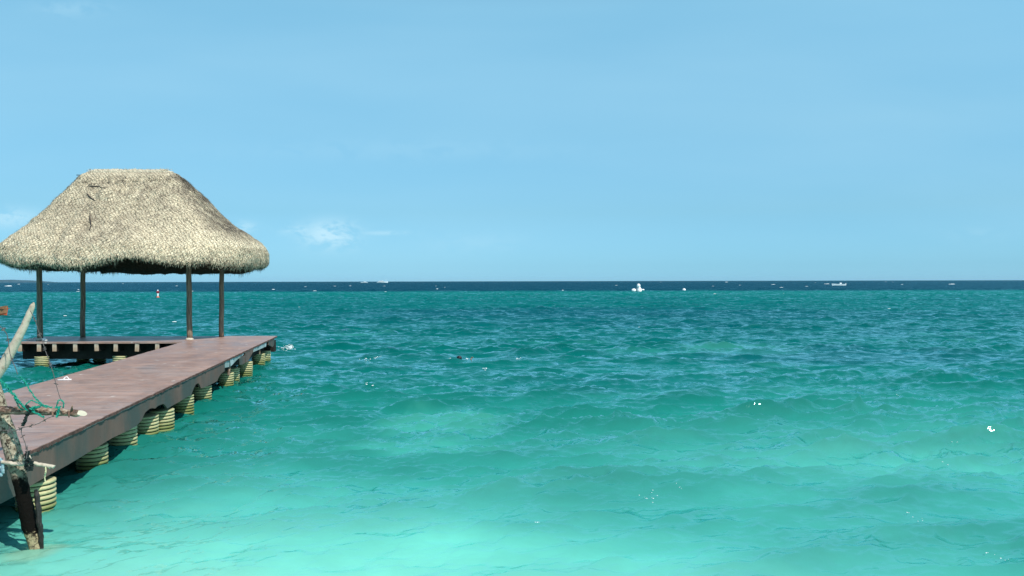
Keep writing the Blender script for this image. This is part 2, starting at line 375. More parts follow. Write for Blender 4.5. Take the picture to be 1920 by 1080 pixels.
# ------------------------------------------------------------------ materials
mt = Mat('weathered_deck', .42, .5); v = mt.co('Object'); 
WROT = math.atan(.152)
vr = mt.co('Object', (1, 1, 1), (0, 0, -WROT))
n1 = mt.noise(mt.co('Object', (1, .8, 1), (0, 0, -.03)), 1.7, 6, .66, .5); n2 = mt.noise(mt.co('Object', (1.2, 1.6, 1), (0, 0, -.03)), 4.5, 5, .7); n3 = mt.noise(v, 38, 3, .7)
c = mt.mix(mt.rng(n1, .30, .70), (.27, .135, .098), (.47, .29, .22))
c = mt.mix(mt.rng(n2, .42, .62, 0, .55), c, (.32, .235, .21))
c = mt.mix(mt.rng(mt.noise(mt.co('Object', (.7, 1.1, 1)), .9, 4, .6), .55, .66, 0, .3), c, (.40, .34, .32))
spv = mt.n('ShaderNodeSeparateXYZ'); mt.l(mt.co('Object', (1, 1, 1), (0, 0, -.03)), spv.inputs[0])
seam = mt.math('ABSOLUTE', mt.math('SUBTRACT', mt.math('FRACT', mt.math('MULTIPLY', spv.outputs[1], 1/.62)), .5))
seam = mt.math('MULTIPLY', mt.rng(seam, .478, .492), mt.rng(mt.noise(v, 1.1, 3), .42, .62))
c = mt.mix(mt.math('MULTIPLY', seam, .9), c, (.12, .07, .065))
vo = mt.n('ShaderNodeTexVoronoi'); vo.inputs['Scale'].default_value = 3.4; mt.l(mt.co('Object', (1.0, .62, 1)), vo.inputs[0])
so_ = mt.n('ShaderNodeSeparateColor'); mt.l(vo.outputs['Color'], so_.inputs[0])
drop = mt.math('MULTIPLY', mt.rng(mt.math('ADD', vo.outputs['Distance'], mt.math('MULTIPLY', mt.noise(v, 14, 4, .7), .30)), .31, .25), mt.rng(so_.outputs[0], .30, .6))
c = mt.mix(mt.math('MULTIPLY', drop, .75), c, (.66, .60, .53))
c = mt.mix(mt.math('MULTIPLY', mt.rng(mt.noise(mt.co('Object', (.9, .9, 1)), 3.0, 6, .75, .6), .54, .66), .40), c, (.10, .055, .045))
st1 = mt.noise(mt.co('Object', (.42, 3.2, 1), (0, 0, -.03)), 1.25, 4, .65, .25); st2 = mt.noise(mt.co('Object', (.5, 4.5, 1), (0, 0, -.03), (3, 9, 0)), 1.2, 4, .65, .25)
c = mt.mix(mt.rng(st1, .54, .66, 0, .38), c, (.15, .075, .058)); c = mt.mix(mt.rng(st2, .57, .68, 0, .50), c, (.56, .43, .37))
mt.base(c); mt.l(mt.rng(n1, .3, .7, .30, .55), mt.b.inputs['Roughness'])
mt.bump(mt.mix(.5, n2, n3), .006)
M_deck = mt.m

def stained(name, base, dark, rough=.75):
    q = Mat(name, rough, .3); v = q.co('Object', (1, 1, .35)); n1 = q.noise(v, 3.2, 6, .65, .4); n2 = q.noise(q.co('Object', (1, 1, .12)), 14, 4, .6); n3 = q.noise(q.co('Object'), 22, 3, .5)
    c = q.mix(q.rng(n1, .32, .68), base, [b * .72 for b in base]); c = q.mix(q.rng(n2, .58, .75, 0, .65), c, dark)
    c = q.mix(q.rng(n3, .70, .74, 0, .8), c, [d * .5 for d in dark]); c = q.mix(q.rng(q.noise(q.co('Object', (1, 1, .5)), 1.1, 4, .6), .42, .62, 0, .8), c, dark); q.base(c); q.bump(q.mix(.5, n1, n3), .006); return q.m
M_fascia = stained('brown_fascia', (.165, .108, .083), (.045, .072, .064))
M_white = stained('white_board', (.50, .60, .61), (.20, .28, .26))
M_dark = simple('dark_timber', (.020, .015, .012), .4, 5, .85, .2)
M_end = stained('joist_end', (.66, .60, .48), (.35, .16, .07))
mp_ = Mat('corrugated_pipe', .6, .3)
sz = mp_.n('ShaderNodeSeparateXYZ'); mp_.l(mp_.co('Object'), sz.inputs[0])
PITCHR = .060
ph = mp_.math('ABSOLUTE', mp_.math('SUBTRACT', mp_.math('FRACT', mp_.math('ADD', mp_.math('MULTIPLY', sz.outputs[2], 1/PITCHR), 50.0)), .5))
nn_ = mp_.noise(mp_.co('Object'), 9, 5, .7, .5)
grv = mp_.rng(mp_.math('ADD', ph, mp_.math('MULTIPLY', mp_.math('SUBTRACT', nn_, .5), .18)), .35, .44)
cc = mp_.mix(mp_.rng(nn_, .35, .7), (.56, .51, .28), (.37, .35, .17))
oi = mp_.n('ShaderNodeObjectInfo'); cc = mp_.mix(mp_.math('MULTIPLY', oi.outputs['Random'], .45), cc, (.30, .31, .15))
wetz = mp_.rng(mp_.math('ADD', mp_.math('SUBTRACT', sz.outputs[2], mp_.math('MULTIPLY', oi.outputs['Random'], .07)), mp_.math('MULTIPLY', mp_.math('SUBTRACT', nn_, .5), .18)), .02, .16)
cc = mp_.mix(mp_.math('SUBTRACT', 1, wetz), cc, (.17, .19, .06))
cc = mp_.mix(grv, cc, (.012, .014, .008)); mp_.base(cc)
M_pipe = mp_.m
M_post = Mat('round_post'); v = M_post.co('Object', (1, 1, .08)); nn_ = M_post.noise(v, 30, 5, .6); M_post.base(M_post.mix(M_post.rng(nn_, .35, .65), (.075, .052, .035), (.29, .21, .14))); M_post.bump(nn_, .01); M_post = M_post.m

# ------------------------------------------------------------------ PIER
DZ = .84                                     # deck height above the water
def edgeX(Y): return -5.64 - .152 * (Y - 8.91)
pier = empty('pier', (-7.0, 15.0, 0), 'long red-brown deck on ridged yellow pipes with a side platform at its far end', 'pier')
PI_ = pier.location
def loc(p): return (p[0] - PI_.x, p[1] - PI_.y, p[2] - PI_.z)
Y0, Y1 = 3.0, 27.86
Wd = 2.62
def rough_edge(i, k): return .012 * mnoise.noise(Vector((i * 1.7, k * 3.3, .5))) + .02 * max(0, mnoise.noise(Vector((i * .35, k * 9, 4))))
mb = MB(); ns = 300; TH = .055
top = []
for i in range(ns + 1):
    y = Y0 + (Y1 - Y0) * i / ns
    xr = edgeX(y) + .045 + rough_edge(i, 1); xl = edgeX(y) - Wd + rough_edge(i, 2)
    top.append((xl, xr, y))
for xl, xr, y in top:
    zj = .004 * mnoise.noise(Vector((y, 0, 0)))
    zr = DZ + .007 * mnoise.noise(Vector((y * 6, 1, 0)))
    mb.v += [loc((xl, y, DZ + zj)), loc((xl*.5+xr*.5, y, DZ + .004 + zj)), loc((xr, y, zr)), loc((xr, y, zr - TH)), loc((xl, y, DZ - TH))]
for i in range(ns):
    a = i * 5; b = a + 5
    mb.f += [(a, a+1, b+1, b), (a+1, a+2, b+2, b+1), (a+2, a+3, b+3, b+2), (a+4, a, b, b+4), (a+3, a+4, b+4, b+3)]
mb.f += [(0, 4, 3, 2, 1), (ns*5, ns*5+1, ns*5+2, ns*5+3, ns*5+4)]
mb.build('walkway_deck', M_deck, pier)
# side platform
PF, PB = 25.25, 27.84
plf = [(-16.09, PF), (edgeX(PF) - Wd - .003, PF), (edgeX(PB) - Wd - .003, PB), (-16.85, PB)]
mb = MB(); z1, z0 = DZ + .002, DZ - TH
mb.add([loc((x, y, z1)) for x, y in plf] + [loc((x, y, z0)) for x, y in plf], [(0,1,2,3), (7,6,5,4), (0,4,5,1), (1,5,6,2), (2,6,7,3), (3,7,4,0)])
mb.build('platform_deck', M_deck, pier)
# fascia
def onedge(u, v, off=0.03):
    # intersection of sight line with vertical plane x = edgeX(y)+off
    d = ray(u, v); a = edgeX(0) + off
    tt = a / (d.x + .152 * d.y); return Vector((0, 0, H)) + d * tt
def panel(name, mat, tops, bots, thick=.035, off=.03, label=None):
    P1 = [onedge(*p, off) for p in tops] + [onedge(*p, off) for p in bots[::-1]]
    for p in P1: p.z = min(p.z, DZ - .012)
    nrm_ = Vector((1, .152, 0)).normalized() * thick; k = len(P1); mb = MB()
    mb.add([loc(p) for p in P1] + [loc(p - nrm_) for p in P1], [tuple(range(k))[::-1], tuple(range(k, 2*k))] + [(i, (i+1) % k, k+(i+1) % k, k+i) for i in range(k)])
    o = mb.build(name, mat, pier, merge=True)
    if label: o['label'] = label
    return o
def topv(u):                                  # pixel row of the deck's right edge above column u
    d0, d1 = 3.0, 28.5
    for _ in range(40):
        y = (d0 + d1) / 2; x = edgeX(y)
        uu = CX + F * x / y
        if uu < u: d0 = y
        else: d1 = y
    p = Vector((x, y, DZ)); q = rot.transposed() @ (p - Vector((0, 0, H))); return CY - F * q.y / -q.z
bots = [(-260, 1065), (-120, 1003), (0, 945), (31, 929), (62, 908), (96, 888.7), (125, 873), (170, 846), (209.6, 821.7), (245, 805), (256, 798), (266, 788), (270, 778), (273, 772.7), (280.4, 766.5), (286, 765), (291, 766), (296, 761), (301, 759), (306, 757), (310, 760),
        (313.8, 766), (328, 758), (338.8, 751.9), (350, 745), (359.6, 739.4), (361, 734), (364, 727), (367, 721), (370, 719), (373, 719), (375, 723), (376.7, 728), (382.5, 726.9), (395, 721), (407.5, 714.4), (409, 710), (412, 704.5), (416, 699.5), (421.5, 695.8)]
tops = [(u, topv(u) + 1.5) for u in np.linspace(-260, 421.5, 40)]
panel('fascia_panel', M_fascia, tops, bots)
panel('fascia_board', M_white, [(421.9, 674.6), (429.6, 671.2)], [(421.9, 689.5), (429.6, 688)], label='white painted fascia board with green stains').name
panel('fascia_board', M_white, [(431, 670.8), (444, 664.5), (456.7, 657.8)], [(433, 686.7), (444, 675), (456.7, 665.2)], label='white painted fascia board')
panel('fascia_panel', M_fascia, [(460, 655.2), (475.2, 648)], [(461, 679.8), (464.3, 679), (472.5, 663.5), (475, 659.5)], .04, .045, 'loose brown fascia scrap hanging low')
panel('fascia_panel', M_fascia, [(453, 668.4), (459.6, 667)], [(450.2, 673), (450.8, 683.8), (453, 684), (459.6, 681)], .03, .06, 'small brown fascia scrap hanging below the boards')
panel('fascia_board', M_white, [(475.6, 647.8), (488, 641.5), (500, 636.2)], [(475.6, 660), (488, 654.5), (499, 649.5)], label='white painted fascia board')
panel('fascia_panel', M_fascia, [(504, 634.5), (514.5, 631.8)], [(504, 646.7), (511.7, 651), (514, 646)], .04, .04, 'brown fascia scrap at the far corner')
# edge trim: ragged dark lip, one continuous strip with a torn lower edge
mb = MB(); rr = random.Random(77); nt_ = 900; hh = .02
for i in range(nt_ + 1):
    y = Y0 + (Y1 - Y0) * i / nt_; xr = edgeX(y) + .045 + max(rough_edge(i / 3, 1), rough_edge(math.floor(i / 3), 1), rough_edge(math.ceil(i / 3), 1))
    tgt = .004 + .022 * max(0, mnoise.noise(Vector((y * 2.1, 0, 0))) + .05) + (rr.random() < .06) * rr.uniform(.0, .04); hh += (tgt - hh) * .5
    xo = xr + .004 + .008 * rr.random()
    mb.v += [loc((xr - .02, y, DZ - .012)), loc((xo, y, DZ - .005 - .006 * rr.random())), loc((xo, y, DZ - TH - hh + .02)), loc((xr - .02, y, DZ - TH - hh + .02))]
for i in range(nt_):
    a = i * 4; b = a + 4; mb.f += [(a, b, b+1, a+1), (a+1, b+1, b+2, a+2), (a+2, b+2, b+3, a+3), (a+3, b+3, b, a)]
mb.build('edge_trim', simple('rotten_trim', (.10, .055, .045), .5, 9, .9, .2), pier)
# joists and beams under the walkway
Rz = Matrix.Rotation(math.atan(.152), 3, 'Z')
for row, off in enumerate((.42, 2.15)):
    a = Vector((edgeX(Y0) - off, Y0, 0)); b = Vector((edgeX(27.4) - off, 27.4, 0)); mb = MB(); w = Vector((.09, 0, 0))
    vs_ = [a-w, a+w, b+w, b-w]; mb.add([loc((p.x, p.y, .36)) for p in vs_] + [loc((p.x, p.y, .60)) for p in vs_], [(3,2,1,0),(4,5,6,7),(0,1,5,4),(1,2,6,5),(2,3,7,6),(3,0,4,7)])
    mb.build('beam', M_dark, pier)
jp = None
for i in range(40):
    y = 3.3 + i * .6
    if jp is None:
        mb = MB(); mb.box((-Wd + .06, -.04, .603), (-.075, .04, DZ - TH - .002)); jp = mb.build('joist', M_dark, pier, loc=loc((edgeX(y), y, 0))); src = jp
    else:
        o = src.copy(); C.objects.link(o); o.parent = pier; o.location = loc((edgeX(y), y, 0))
# dark stub beam sticking out at the far corner
mb = MB(); mb.box(loc((edgeX(27.4) - 1.2, 27.5, .30)), loc((edgeX(27.4) - .03, 27.75, .70))); mb.build('end_beam', M_dark, pier)
# hanging pale struts behind the fascia
for (u0, v0, u1, v1) in ((430.5, 686, 428.5, 704), (486, 654, 486.5, 664)):
    a = onedge(u0, v0, -.03); b = onedge(u1, v1, -.03); mb = MB(); mb.tube([loc(a), loc(b)], .03, 4); mb.build('strut', M_post, pier)
# platform underside: pale joist ends and a deep dark beam
src = None
for k, u in enumerate((36, 72, 101, 140, 180, 216, 256, 294)):
    p = atY(u, 652, PF)
    if src is None:
        mb = MB(); mb.box((-.065, 0, -.125), (.065, 2.3, .125)); src = mb.build('joist', M_dark, pier, loc=loc((p.x, PF + .05, DZ - TH - .13)))
        mb = MB(); mb.box((-.062, -.03, -.122), (.062, -.003, .122)); s2_ = mb.build('end_cap', M_end, src)
        if k == 0: pass
    else:
        o = src.copy(); C.objects.link(o); o.parent = pier; o.location = loc((p.x, PF + .05, DZ - TH - .13 + random.uniform(-.006, .006))); o.rotation_euler.y = random.uniform(-.05, .05)
        e = s2_.copy(); C.objects.link(e); e.parent = o
        e.scale = (1, 1, random.uniform(.94, 1.03))
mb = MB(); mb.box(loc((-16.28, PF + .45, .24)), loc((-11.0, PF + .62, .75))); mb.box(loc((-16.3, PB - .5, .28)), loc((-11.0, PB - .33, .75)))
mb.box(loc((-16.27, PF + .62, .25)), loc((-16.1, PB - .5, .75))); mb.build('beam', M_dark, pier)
# corrugated pipe piles
prof = []
zz = -1.62
while zz < .34:
    for f_, r_ in ((0, .196), (.14, .198), (.24, .219), (.5, .222), (.76, .219), (.86, .198)):
        prof.append((r_, zz + f_ * PITCHR))
    zz += PITCHR
mb = MB(); mb.lathe(prof, seg=40)
pile0 = None
def pile(x, y, rot_=0, s=1.0):
    global pile0
    if pile0 is None: o = pile0 = mb.build('pile', M_pipe, pier, smooth=True)
    else: o = pile0.copy(); C.objects.link(o); o.parent = pier
    o.location = loc((x, y, random.uniform(-.02, .02))); o.rotation_euler = (random.uniform(-.02, .02), random.uniform(-.02, .02), rot_); o.scale = (s, s, 1)
    return o
for (ur, v) in ((97.6, 955), (182.5, 876), (246, 840), (294, 815), (331.5, 804), (360.6, 770.6), (394.6, 753), (422.5, 722), (444.4, 715), (472, 700.7), (488, 684), (495.5, 679.5), (503, 677)):
    p = atZ(ur, v, 0.0); s = .92 if ur in (422.5, 503) else 1.0
    xr_ = min(max(p.x, edgeX(p.y) - .10), edgeX(p.y) + .05); pile(xr_ - .22 * s, p.y + .05, random.uniform(0, 6), s)
for y in (4.6, 7.2): pile(edgeX(y) - .42, y, y)
for y in (5.0, 8.0, 10.6, 13.1, 15.6, 18.1, 20.7): pile(edgeX(y) - 2.15, y, y)
for (x, y) in ((-15.55, 25.55), (-13.0, 25.6), (-15.1, 27.2), (-14.55, 27.25), (-12.6, 27.3), (-11.4, 27.3)): pile(x, y, y)

# ------------------------------------------------------------------ THATCHED PAVILION
RC = Vector((0, 26.75, 0)); RC.x = (246 - CX) / F * RC.y
pav = empty('thatched_pavilion', (RC.x, RC.y, DZ), 'pale palm thatch shelter on four round posts over the pier platform', 'pavilion')
def rl(p): return (p[0] - RC.x, p[1] - RC.y, p[2] - DZ)
S_ = RC.y / F
# half width (px), height row of the side silhouettes
SIL = [(84, 324), (92, 327), (124, 357.5), (141, 373), (152, 384), (170, 402), (190, 418), (213, 434), (229, 446), (243, 458), (252, 467), (257.5, 478), (258.5, 487), (257, 497), (250, 503), (215, 506), (180, 502)]
WB = [84, 92, 124, 141, 152, 170, 190, 213, 229, 243, 252, 258.5, 262, 263, 259, 215, 180]
def zrow(v): return H + (527.5 - v) * S_
A = [(w * S_, zrow(v)) for w, v in SIL]
sd = [0]
for i in range(1, len(A)): sd.append(sd[-1] + math.hypot(A[i][0]-A[i-1][0], A[i][1]-A[i-1][1]))
NT, NP = 150, 560
tt = np.linspace(0, sd[-1], NT); bw = np.interp(tt, sd, [w * S_ for w in WB]); ai = np.interp(tt, sd, [a for a, _ in A]); zi = np.interp(tt, sd, [z for _, z in A])
# smooth the profile
for _ in range(6):
    ai[1:-1] = (ai[:-2] + 2*ai[1:-1] + ai[2:]) / 4; zi[1:-1] = (zi[:-2] + 2*zi[1:-1] + zi[2:]) / 4
amax = max(ai)
bi = .16 + (bw - bw[0]) / (bw.max() - bw[0]) * 2.75
# eave line: how far the bottom hangs, by x on the front (metres up from the mean)
EX = [(-8, 492), (0, 496), (17, 504), (42, 506), (69, 501), (111, 507), (150, 509), (178, 504), (194, 496), (217, 489), (236, 484), (262, 486), (290, 492), (320, 498), (347, 500), (386, 499), (415, 503), (444, 505), (483, 506), (503, 500)]
exu = np.array([e[0] for e in EX], float); exv = np.array([e[1] for e in EX], float)
th = np.linspace(0, 2*math.pi, NP, endpoint=False) - math.pi / 2         # -90 deg = front centre
def superell(a, b, t, n=3.4):
    c, s = np.cos(t), np.sin(t); r = (np.abs(c) ** n + np.abs(s) ** n) ** (-1 / n); return a * c * r, b * s * r
V = np.zeros((NT, NP, 3)); 
for i in range(NT):
    nn2 = 6.0 - 3.0 * min(1, i / NT * 1.3)
    x, y = superell(ai[i], bi[i], th, nn2); V[i, :, 0] = x; V[i, :, 1] = y; V[i, :, 2] = zi[i]
dep = tt / sd[-1]
# narrow each course so that the outline keeps the measured straight hips
silv = np.array([v for w, v in SIL[:13]], float); silw = np.array([w for w, v in SIL[:13]], float)
for _ in range(4):
    fl_, fr_ = 1., 1.
    for i in range(NT):
        if zi[i] > zrow(486):
            X = RC.x + V[i, :, 0]; Y = RC.y + V[i, :, 1]; U = CX + F * X / Y
            jr = int(np.argmax(U)); jl = int(np.argmin(U)); vr = 527.5 + F * (H - zi[i]) / Y[jr]; vl = 529 + F * (H - zi[i]) / Y[jl]
            fr_ = ((246 + np.interp(vr, silv, silw) - CX) * Y[jr] / F - RC.x) / V[i, jr, 0]; fl_ = ((246 - np.interp(vl, silv, silw) - CX) * Y[jl] / F - RC.x) / V[i, jl, 0]
        V[i, :, 0] *= np.where(V[i, :, 0] > 0, fr_, fl_)
for j in range(NP):
    x, y = V[112, j, 0], V[112, j, 1]
    u = CX + F * (RC.x + x) / (RC.y + y)
    if y < 0:
        vv = np.interp(u, exu, exv); mean = 504
        up_ = (mean - vv) * ((RC.y + y) / F) * min(1, -y / 1.5)
        up_ += .06 * min(1, -y / 2.0)
    else: up_ = .10 * mnoise.noise(Vector((x * .8, 3, 0))) + (-.10 if -2.5 < x < 3.5 else .02) * min(1, y / 1.5)
    wgt = np.clip((dep - .42) / .45, 0, 1) ** 1.6
    V[:, j, 2] += up_ * wgt
# lumps
nrmv = np.zeros_like(V)
du = np.roll(V, -1, 1) - np.roll(V, 1, 1); dv = np.gradient(V, axis=0); nrmv = np.cross(dv, du); nrmv /= np.linalg.norm(nrmv, axis=2, keepdims=True) + 1e-9
if nrmv[60, 0, 1] > 0: nrmv = -nrmv
lump = np.zeros((NT, NP))
pat = atY(190, 362, 25.4); 
for i in range(NT):
    for j in range(NP):
        p = V[i, j]
        l = .055 * mnoise.noise(Vector(p) * 1.1) + .035 * mnoise.noise(Vector(p) * 3.5) + .018 * mnoise.noise(Vector(p) * 9)
        if p[1] < 0:
            ex, ez = (p[0] + RC.x - pat.x) / .36, (p[2] - pat.z) / .28; r = math.hypot(ex, ez)
            if r < 1: l += .10 * (1 - r * r)
            ex, ez = (p[0] + RC.x - (-14.0)) / .22, (p[2] - 4.35) / 1.0; r = math.hypot(ex, ez)
            if r < 1: l += .07 * (1 - r * r)
        lump[i, j] = l * min(1, i / 10)
V += nrmv * lump[..., None]
# arc length coordinates for the net
seg = np.linalg.norm(np.roll(V, -1, 1) - V, axis=2); arc = np.concatenate([np.zeros((NT, 1)), np.cumsum(seg, 1)[:, :-1]], 1)
tot = seg.sum(1, keepdims=True); arc = np.where(arc > tot / 2, arc - tot, arc)
mb = MB(); mb.v = [rl((RC.x + p[0], RC.y + p[1], p[2])) for p in V.reshape(-1, 3)]
uv1 = [(arc[i, j], tt[i]) for i in range(NT) for j in range(NP)]
for i in range(NT - 1):
    for j in range(NP):
        j2 = (j + 1) % NP; mb.f.append((i*NP+j, (i+1)*NP+j, (i+1)*NP+j2, i*NP+j2))
mb.f.append(tuple(range(NP)))
# inner ceiling: from the eave bottom back up to below the ridge
base_i = (NT - 1) * NP; k0 = len(mb.v)
inner = []
for lvl, (sc_, dzz) in enumerate(((.86, .10), (.6, .75), (.25, 2.0), (.05, 2.6))):
    for j in range(NP):
        p = V[NT-1, j]; q = (p[0] * sc_, p[1] * sc_, p[2] * (1 - .0) + dzz); inner.append(q)
mb.v += [rl((RC.x + q[0], RC.y + q[1], q[2])) for q in inner]; uv1 += [(0, 0)] * len(inner)
prev = base_i
for lvl in range(4):
    cur = k0 + lvl * NP
    for j in range(NP):
        j2 = (j + 1) % NP; mb.f.append((prev+j, cur+j, cur+j2, prev+j2))
    prev = cur
nbase = len(mb.v)
# straw blades
def blade(i, j, L, wd_, lift, spread, down=None, tag_=0.):
    p = Vector(V[i, j]); n = Vector(nrmv[i, j]); s = Vector(V[min(i+1, NT-1), j] - V[max(i-1, 0), j]).normalized(); t_ = n.cross(s)
    d = (s + t_ * random.gauss(0, spread) + n * lift).normalized()
    if down is not None: d = (d * (1 - down) + Vector((0, 0, -1)) * down + t_ * random.gauss(0, spread*.5)).normalized()
    p = p + t_ * random.uniform(-.03, .03) + n * .004
    w = t_ * wd_; a = p - w; b = p + w; c_ = p + d * L; m_ = p + d * L * .55 + n * .012
    k = len(mb.v)
    for q in (a, b, m_ + w * .8, m_ - w * .8, c_): mb.v.append(rl((RC.x + q.x, RC.y + q.y, q.z)))
    u_ = (arc[i, j] + random.uniform(-.01, .01), tt[i] + tag_)
    uv1.extend([u_] * 5)
    mb.f.append((k, k+1, k+2, k+3)); mb.f.append((k+3, k+2, k+4))
ieave = int(NT * .70)
frontish = [j for j in range(NP)]
for _ in range(15000): blade(random.randrange(6, ieave), random.choice(frontish), random.uniform(.05, .13), random.uniform(.004, .010), random.uniform(.10, .42), .38)
for _ in range(9000): blade(random.randrange(int(NT * .66), int(NT * .77)), random.choice(frontish), random.uniform(.05, .13), random.uniform(.004, .010), random.uniform(.0, .35), .32, .35)
for _ in range(6500): blade(random.randrange(int(NT * .745), int(NT * .82)), random.choice(frontish), random.uniform(.03, .11) * random.choice((1, 1, 1, 1.6)), random.uniform(.003, .008), .1, .35, .7)
for k in range(14):
    j = random.randrange(NP)
    for _ in range(8): blade(int(NT * .80), (j + random.randrange(-2, 3)) % NP, random.uniform(.15, .28), .004, .1, .3, .8)
me = bpy.data.meshes.new('thatch_roof'); me.from_pydata(mb.v, [], mb.f); me.update()
uvl = me.uv_layers.new(name='net'); li = np.empty(len(me.loops), dtype=np.int32); me.loops.foreach_get('vertex_index', li)
uvl.data.foreach_set('uv', np.array(uv1, dtype=np.float32)[li].ravel())
smf = np.zeros(len(me.polygons), bool); smf[:(NT-1)*NP] = True; me.polygons.foreach_set('use_smooth', smf)
roof = bpy.data.objects.new('thatch_roof', me); C.objects.link(roof); roof.parent = pav
m = Mat('palm_thatch', .85, .15)
uvn = m.n('ShaderNodeUVMap'); uvn.uv_map = 'net'
dn = m.noise(m.co('Object'), 1.6, 4, .6, color=True)
dv_ = m.n('ShaderNodeVectorMath', operation='SUBTRACT'); m.l(dn, dv_.inputs[0]); dv_.inputs[1].default_value = (.5, .5, .5)
ds = m.n('ShaderNodeVectorMath', operation='SCALE'); m.l(dv_.outputs[0], ds.inputs[0]); ds.inputs[3].default_value = .42
ad = m.n('ShaderNodeVectorMath', operation='ADD'); m.l(uvn.outputs[0], ad.inputs[0]); m.l(ds.outputs[0], ad.inputs[1])
su = m.n('ShaderNodeSeparateXYZ'); m.l(ad.outputs[0], su.inputs[0])
CELL = .105
def lines(a, b, wid=.18):
    q = m.math('ADD', m.math('MULTIPLY', su.outputs[0], a / CELL), m.math('MULTIPLY', su.outputs[1], b / CELL))
    f_ = m.math('ABSOLUTE', m.math('SUBTRACT', m.math('FRACT', m.math('ADD', q, 100.0)), .5)); return m.rng(f_, .5 - wid, .5 - wid * .45)
net = m.math('MAXIMUM', lines(.75, .95), lines(.85, -.62))
dis = m.math('ABSOLUTE', 0.0)
fine = m.noise(m.co('Object', (1, 1, .35)), 26, 5, .75); mid = m.noise(m.co('Object'), 3.2, 5, .65); big = m.noise(m.co('Object'), .75, 4, .55)
c = m.mix(m.rng(fine, .30, .62), (.42, .32, .20), (.97, .85, .60))
c = m.mix(m.rng(fine, .60, .72, 0, .7), c, (.95, .88, .68))
gap = m.noise(m.co('Object', (1.2, 1.2, .5)), 15, 3, .6, .8); c = m.mix(m.rng(gap, .39, .30, 0, .62), c, (.07, .05, .035))
spo = m.n('ShaderNodeSeparateXYZ'); m.l(m.co('Object'), spo.inputs[0])
# weathering: the upper middle of the roof is greyer, worn darker in blotches
wx = m.math('MULTIPLY', m.math('SUBTRACT', spo.outputs[0], .3), 1/3.0); wz = m.math('MULTIPLY', m.math('SUBTRACT', spo.outputs[2], 4.6), 1/1.7)
wr = m.math('ADD', m.math('ADD', m.math('MULTIPLY', wx, wx), m.math('MULTIPLY', wz, wz)), m.math('MULTIPLY', m.math('SUBTRACT', big, .5), 2.2))
wear = m.rng(wr, 1.4, .2)
wear = m.math('MULTIPLY', wear, m.rng(mid, .30, .60))
c = m.mix(m.math('MULTIPLY', wear, .50), c, (.25, .20, .15))
c = m.mix(m.math('MULTIPLY', m.rng(mid, .56, .72), .45), c, (.17, .13, .095))
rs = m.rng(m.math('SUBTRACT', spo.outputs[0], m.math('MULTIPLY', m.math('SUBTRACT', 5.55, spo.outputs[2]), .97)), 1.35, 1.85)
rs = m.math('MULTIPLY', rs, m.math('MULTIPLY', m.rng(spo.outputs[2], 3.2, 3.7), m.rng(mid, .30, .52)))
c = m.mix(m.math('MULTIPLY', rs, .8), c, (.085, .068, .058))  # dark weathered strip; the right hip's shade is painted in with it
netf = m.math('MULTIPLY', net, m.rng(m.noise(m.co('Object'), 7, 3, .6), .32, .60, .35, 1.0))
c = m.mix(m.math('MULTIPLY', netf, .68), c, (.035, .025, .02))
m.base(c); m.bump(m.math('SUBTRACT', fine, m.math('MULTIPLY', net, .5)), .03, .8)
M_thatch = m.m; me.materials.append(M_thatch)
me.materials.append(simple('shaded_old_thatch', (.040, .031, .022), .5, 14, .95, .1, .02))  # old inner thatch, darkened in colour to hold the shade under the eave
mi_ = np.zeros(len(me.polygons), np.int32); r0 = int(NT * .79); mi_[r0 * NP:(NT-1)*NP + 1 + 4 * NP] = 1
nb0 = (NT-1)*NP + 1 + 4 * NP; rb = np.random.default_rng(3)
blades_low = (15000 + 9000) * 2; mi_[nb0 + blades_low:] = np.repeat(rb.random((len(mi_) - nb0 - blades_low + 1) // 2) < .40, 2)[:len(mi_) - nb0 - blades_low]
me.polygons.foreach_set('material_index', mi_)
# ridge cap, dark binding pole and tie knots
rx, rz_ = 1.50, zi[0]
mb = MB(); pts = [(x, 0.02 * math.sin(3*x), rz_ - DZ - .01 + .015 * mnoise.noise(Vector((x*3, 0, 0)))) for x in np.linspace(-rx - .02, rx - .02, 40)]
mb.tube(pts, [.06 + .08 * min(1, min(i, 39 - i) / 4) + .012 * random.random() for i in range(40)], 14, .08)
for _ in range(900):
    i = random.randrange(1, 39); p = Vector(pts[i]); a = random.uniform(-.3, math.pi + .3); d0 = Vector((random.uniform(-1, 1), math.cos(a), math.sin(a) * .6)).normalized()
    q = p + Vector((random.uniform(-.05, .05), math.cos(a) * .12, math.sin(a) * .12)); w = Vector((.006, .003, 0)); L = random.uniform(.04, .11)
    mb.add([q - w, q + w, q + d0 * L], [(0, 1, 2)])
o = mb.build('ridge_cap', simple('ridge_straw', (.52, .45, .33), .4, 22, .9, .1, .02), pav)
mb = MB(); mb.tube([(x, -.20 - .006 * math.sin(2*x), rz_ - DZ - .085 + .006 * math.sin(5*x)) for x in np.linspace(-rx - .25, rx + .2, 20)], .014, 6); mb.build('ridge_pole', M_dark, pav)
mk = simple('dark_cord', (.06, .05, .045), .4, 20, .9, .1, 0)
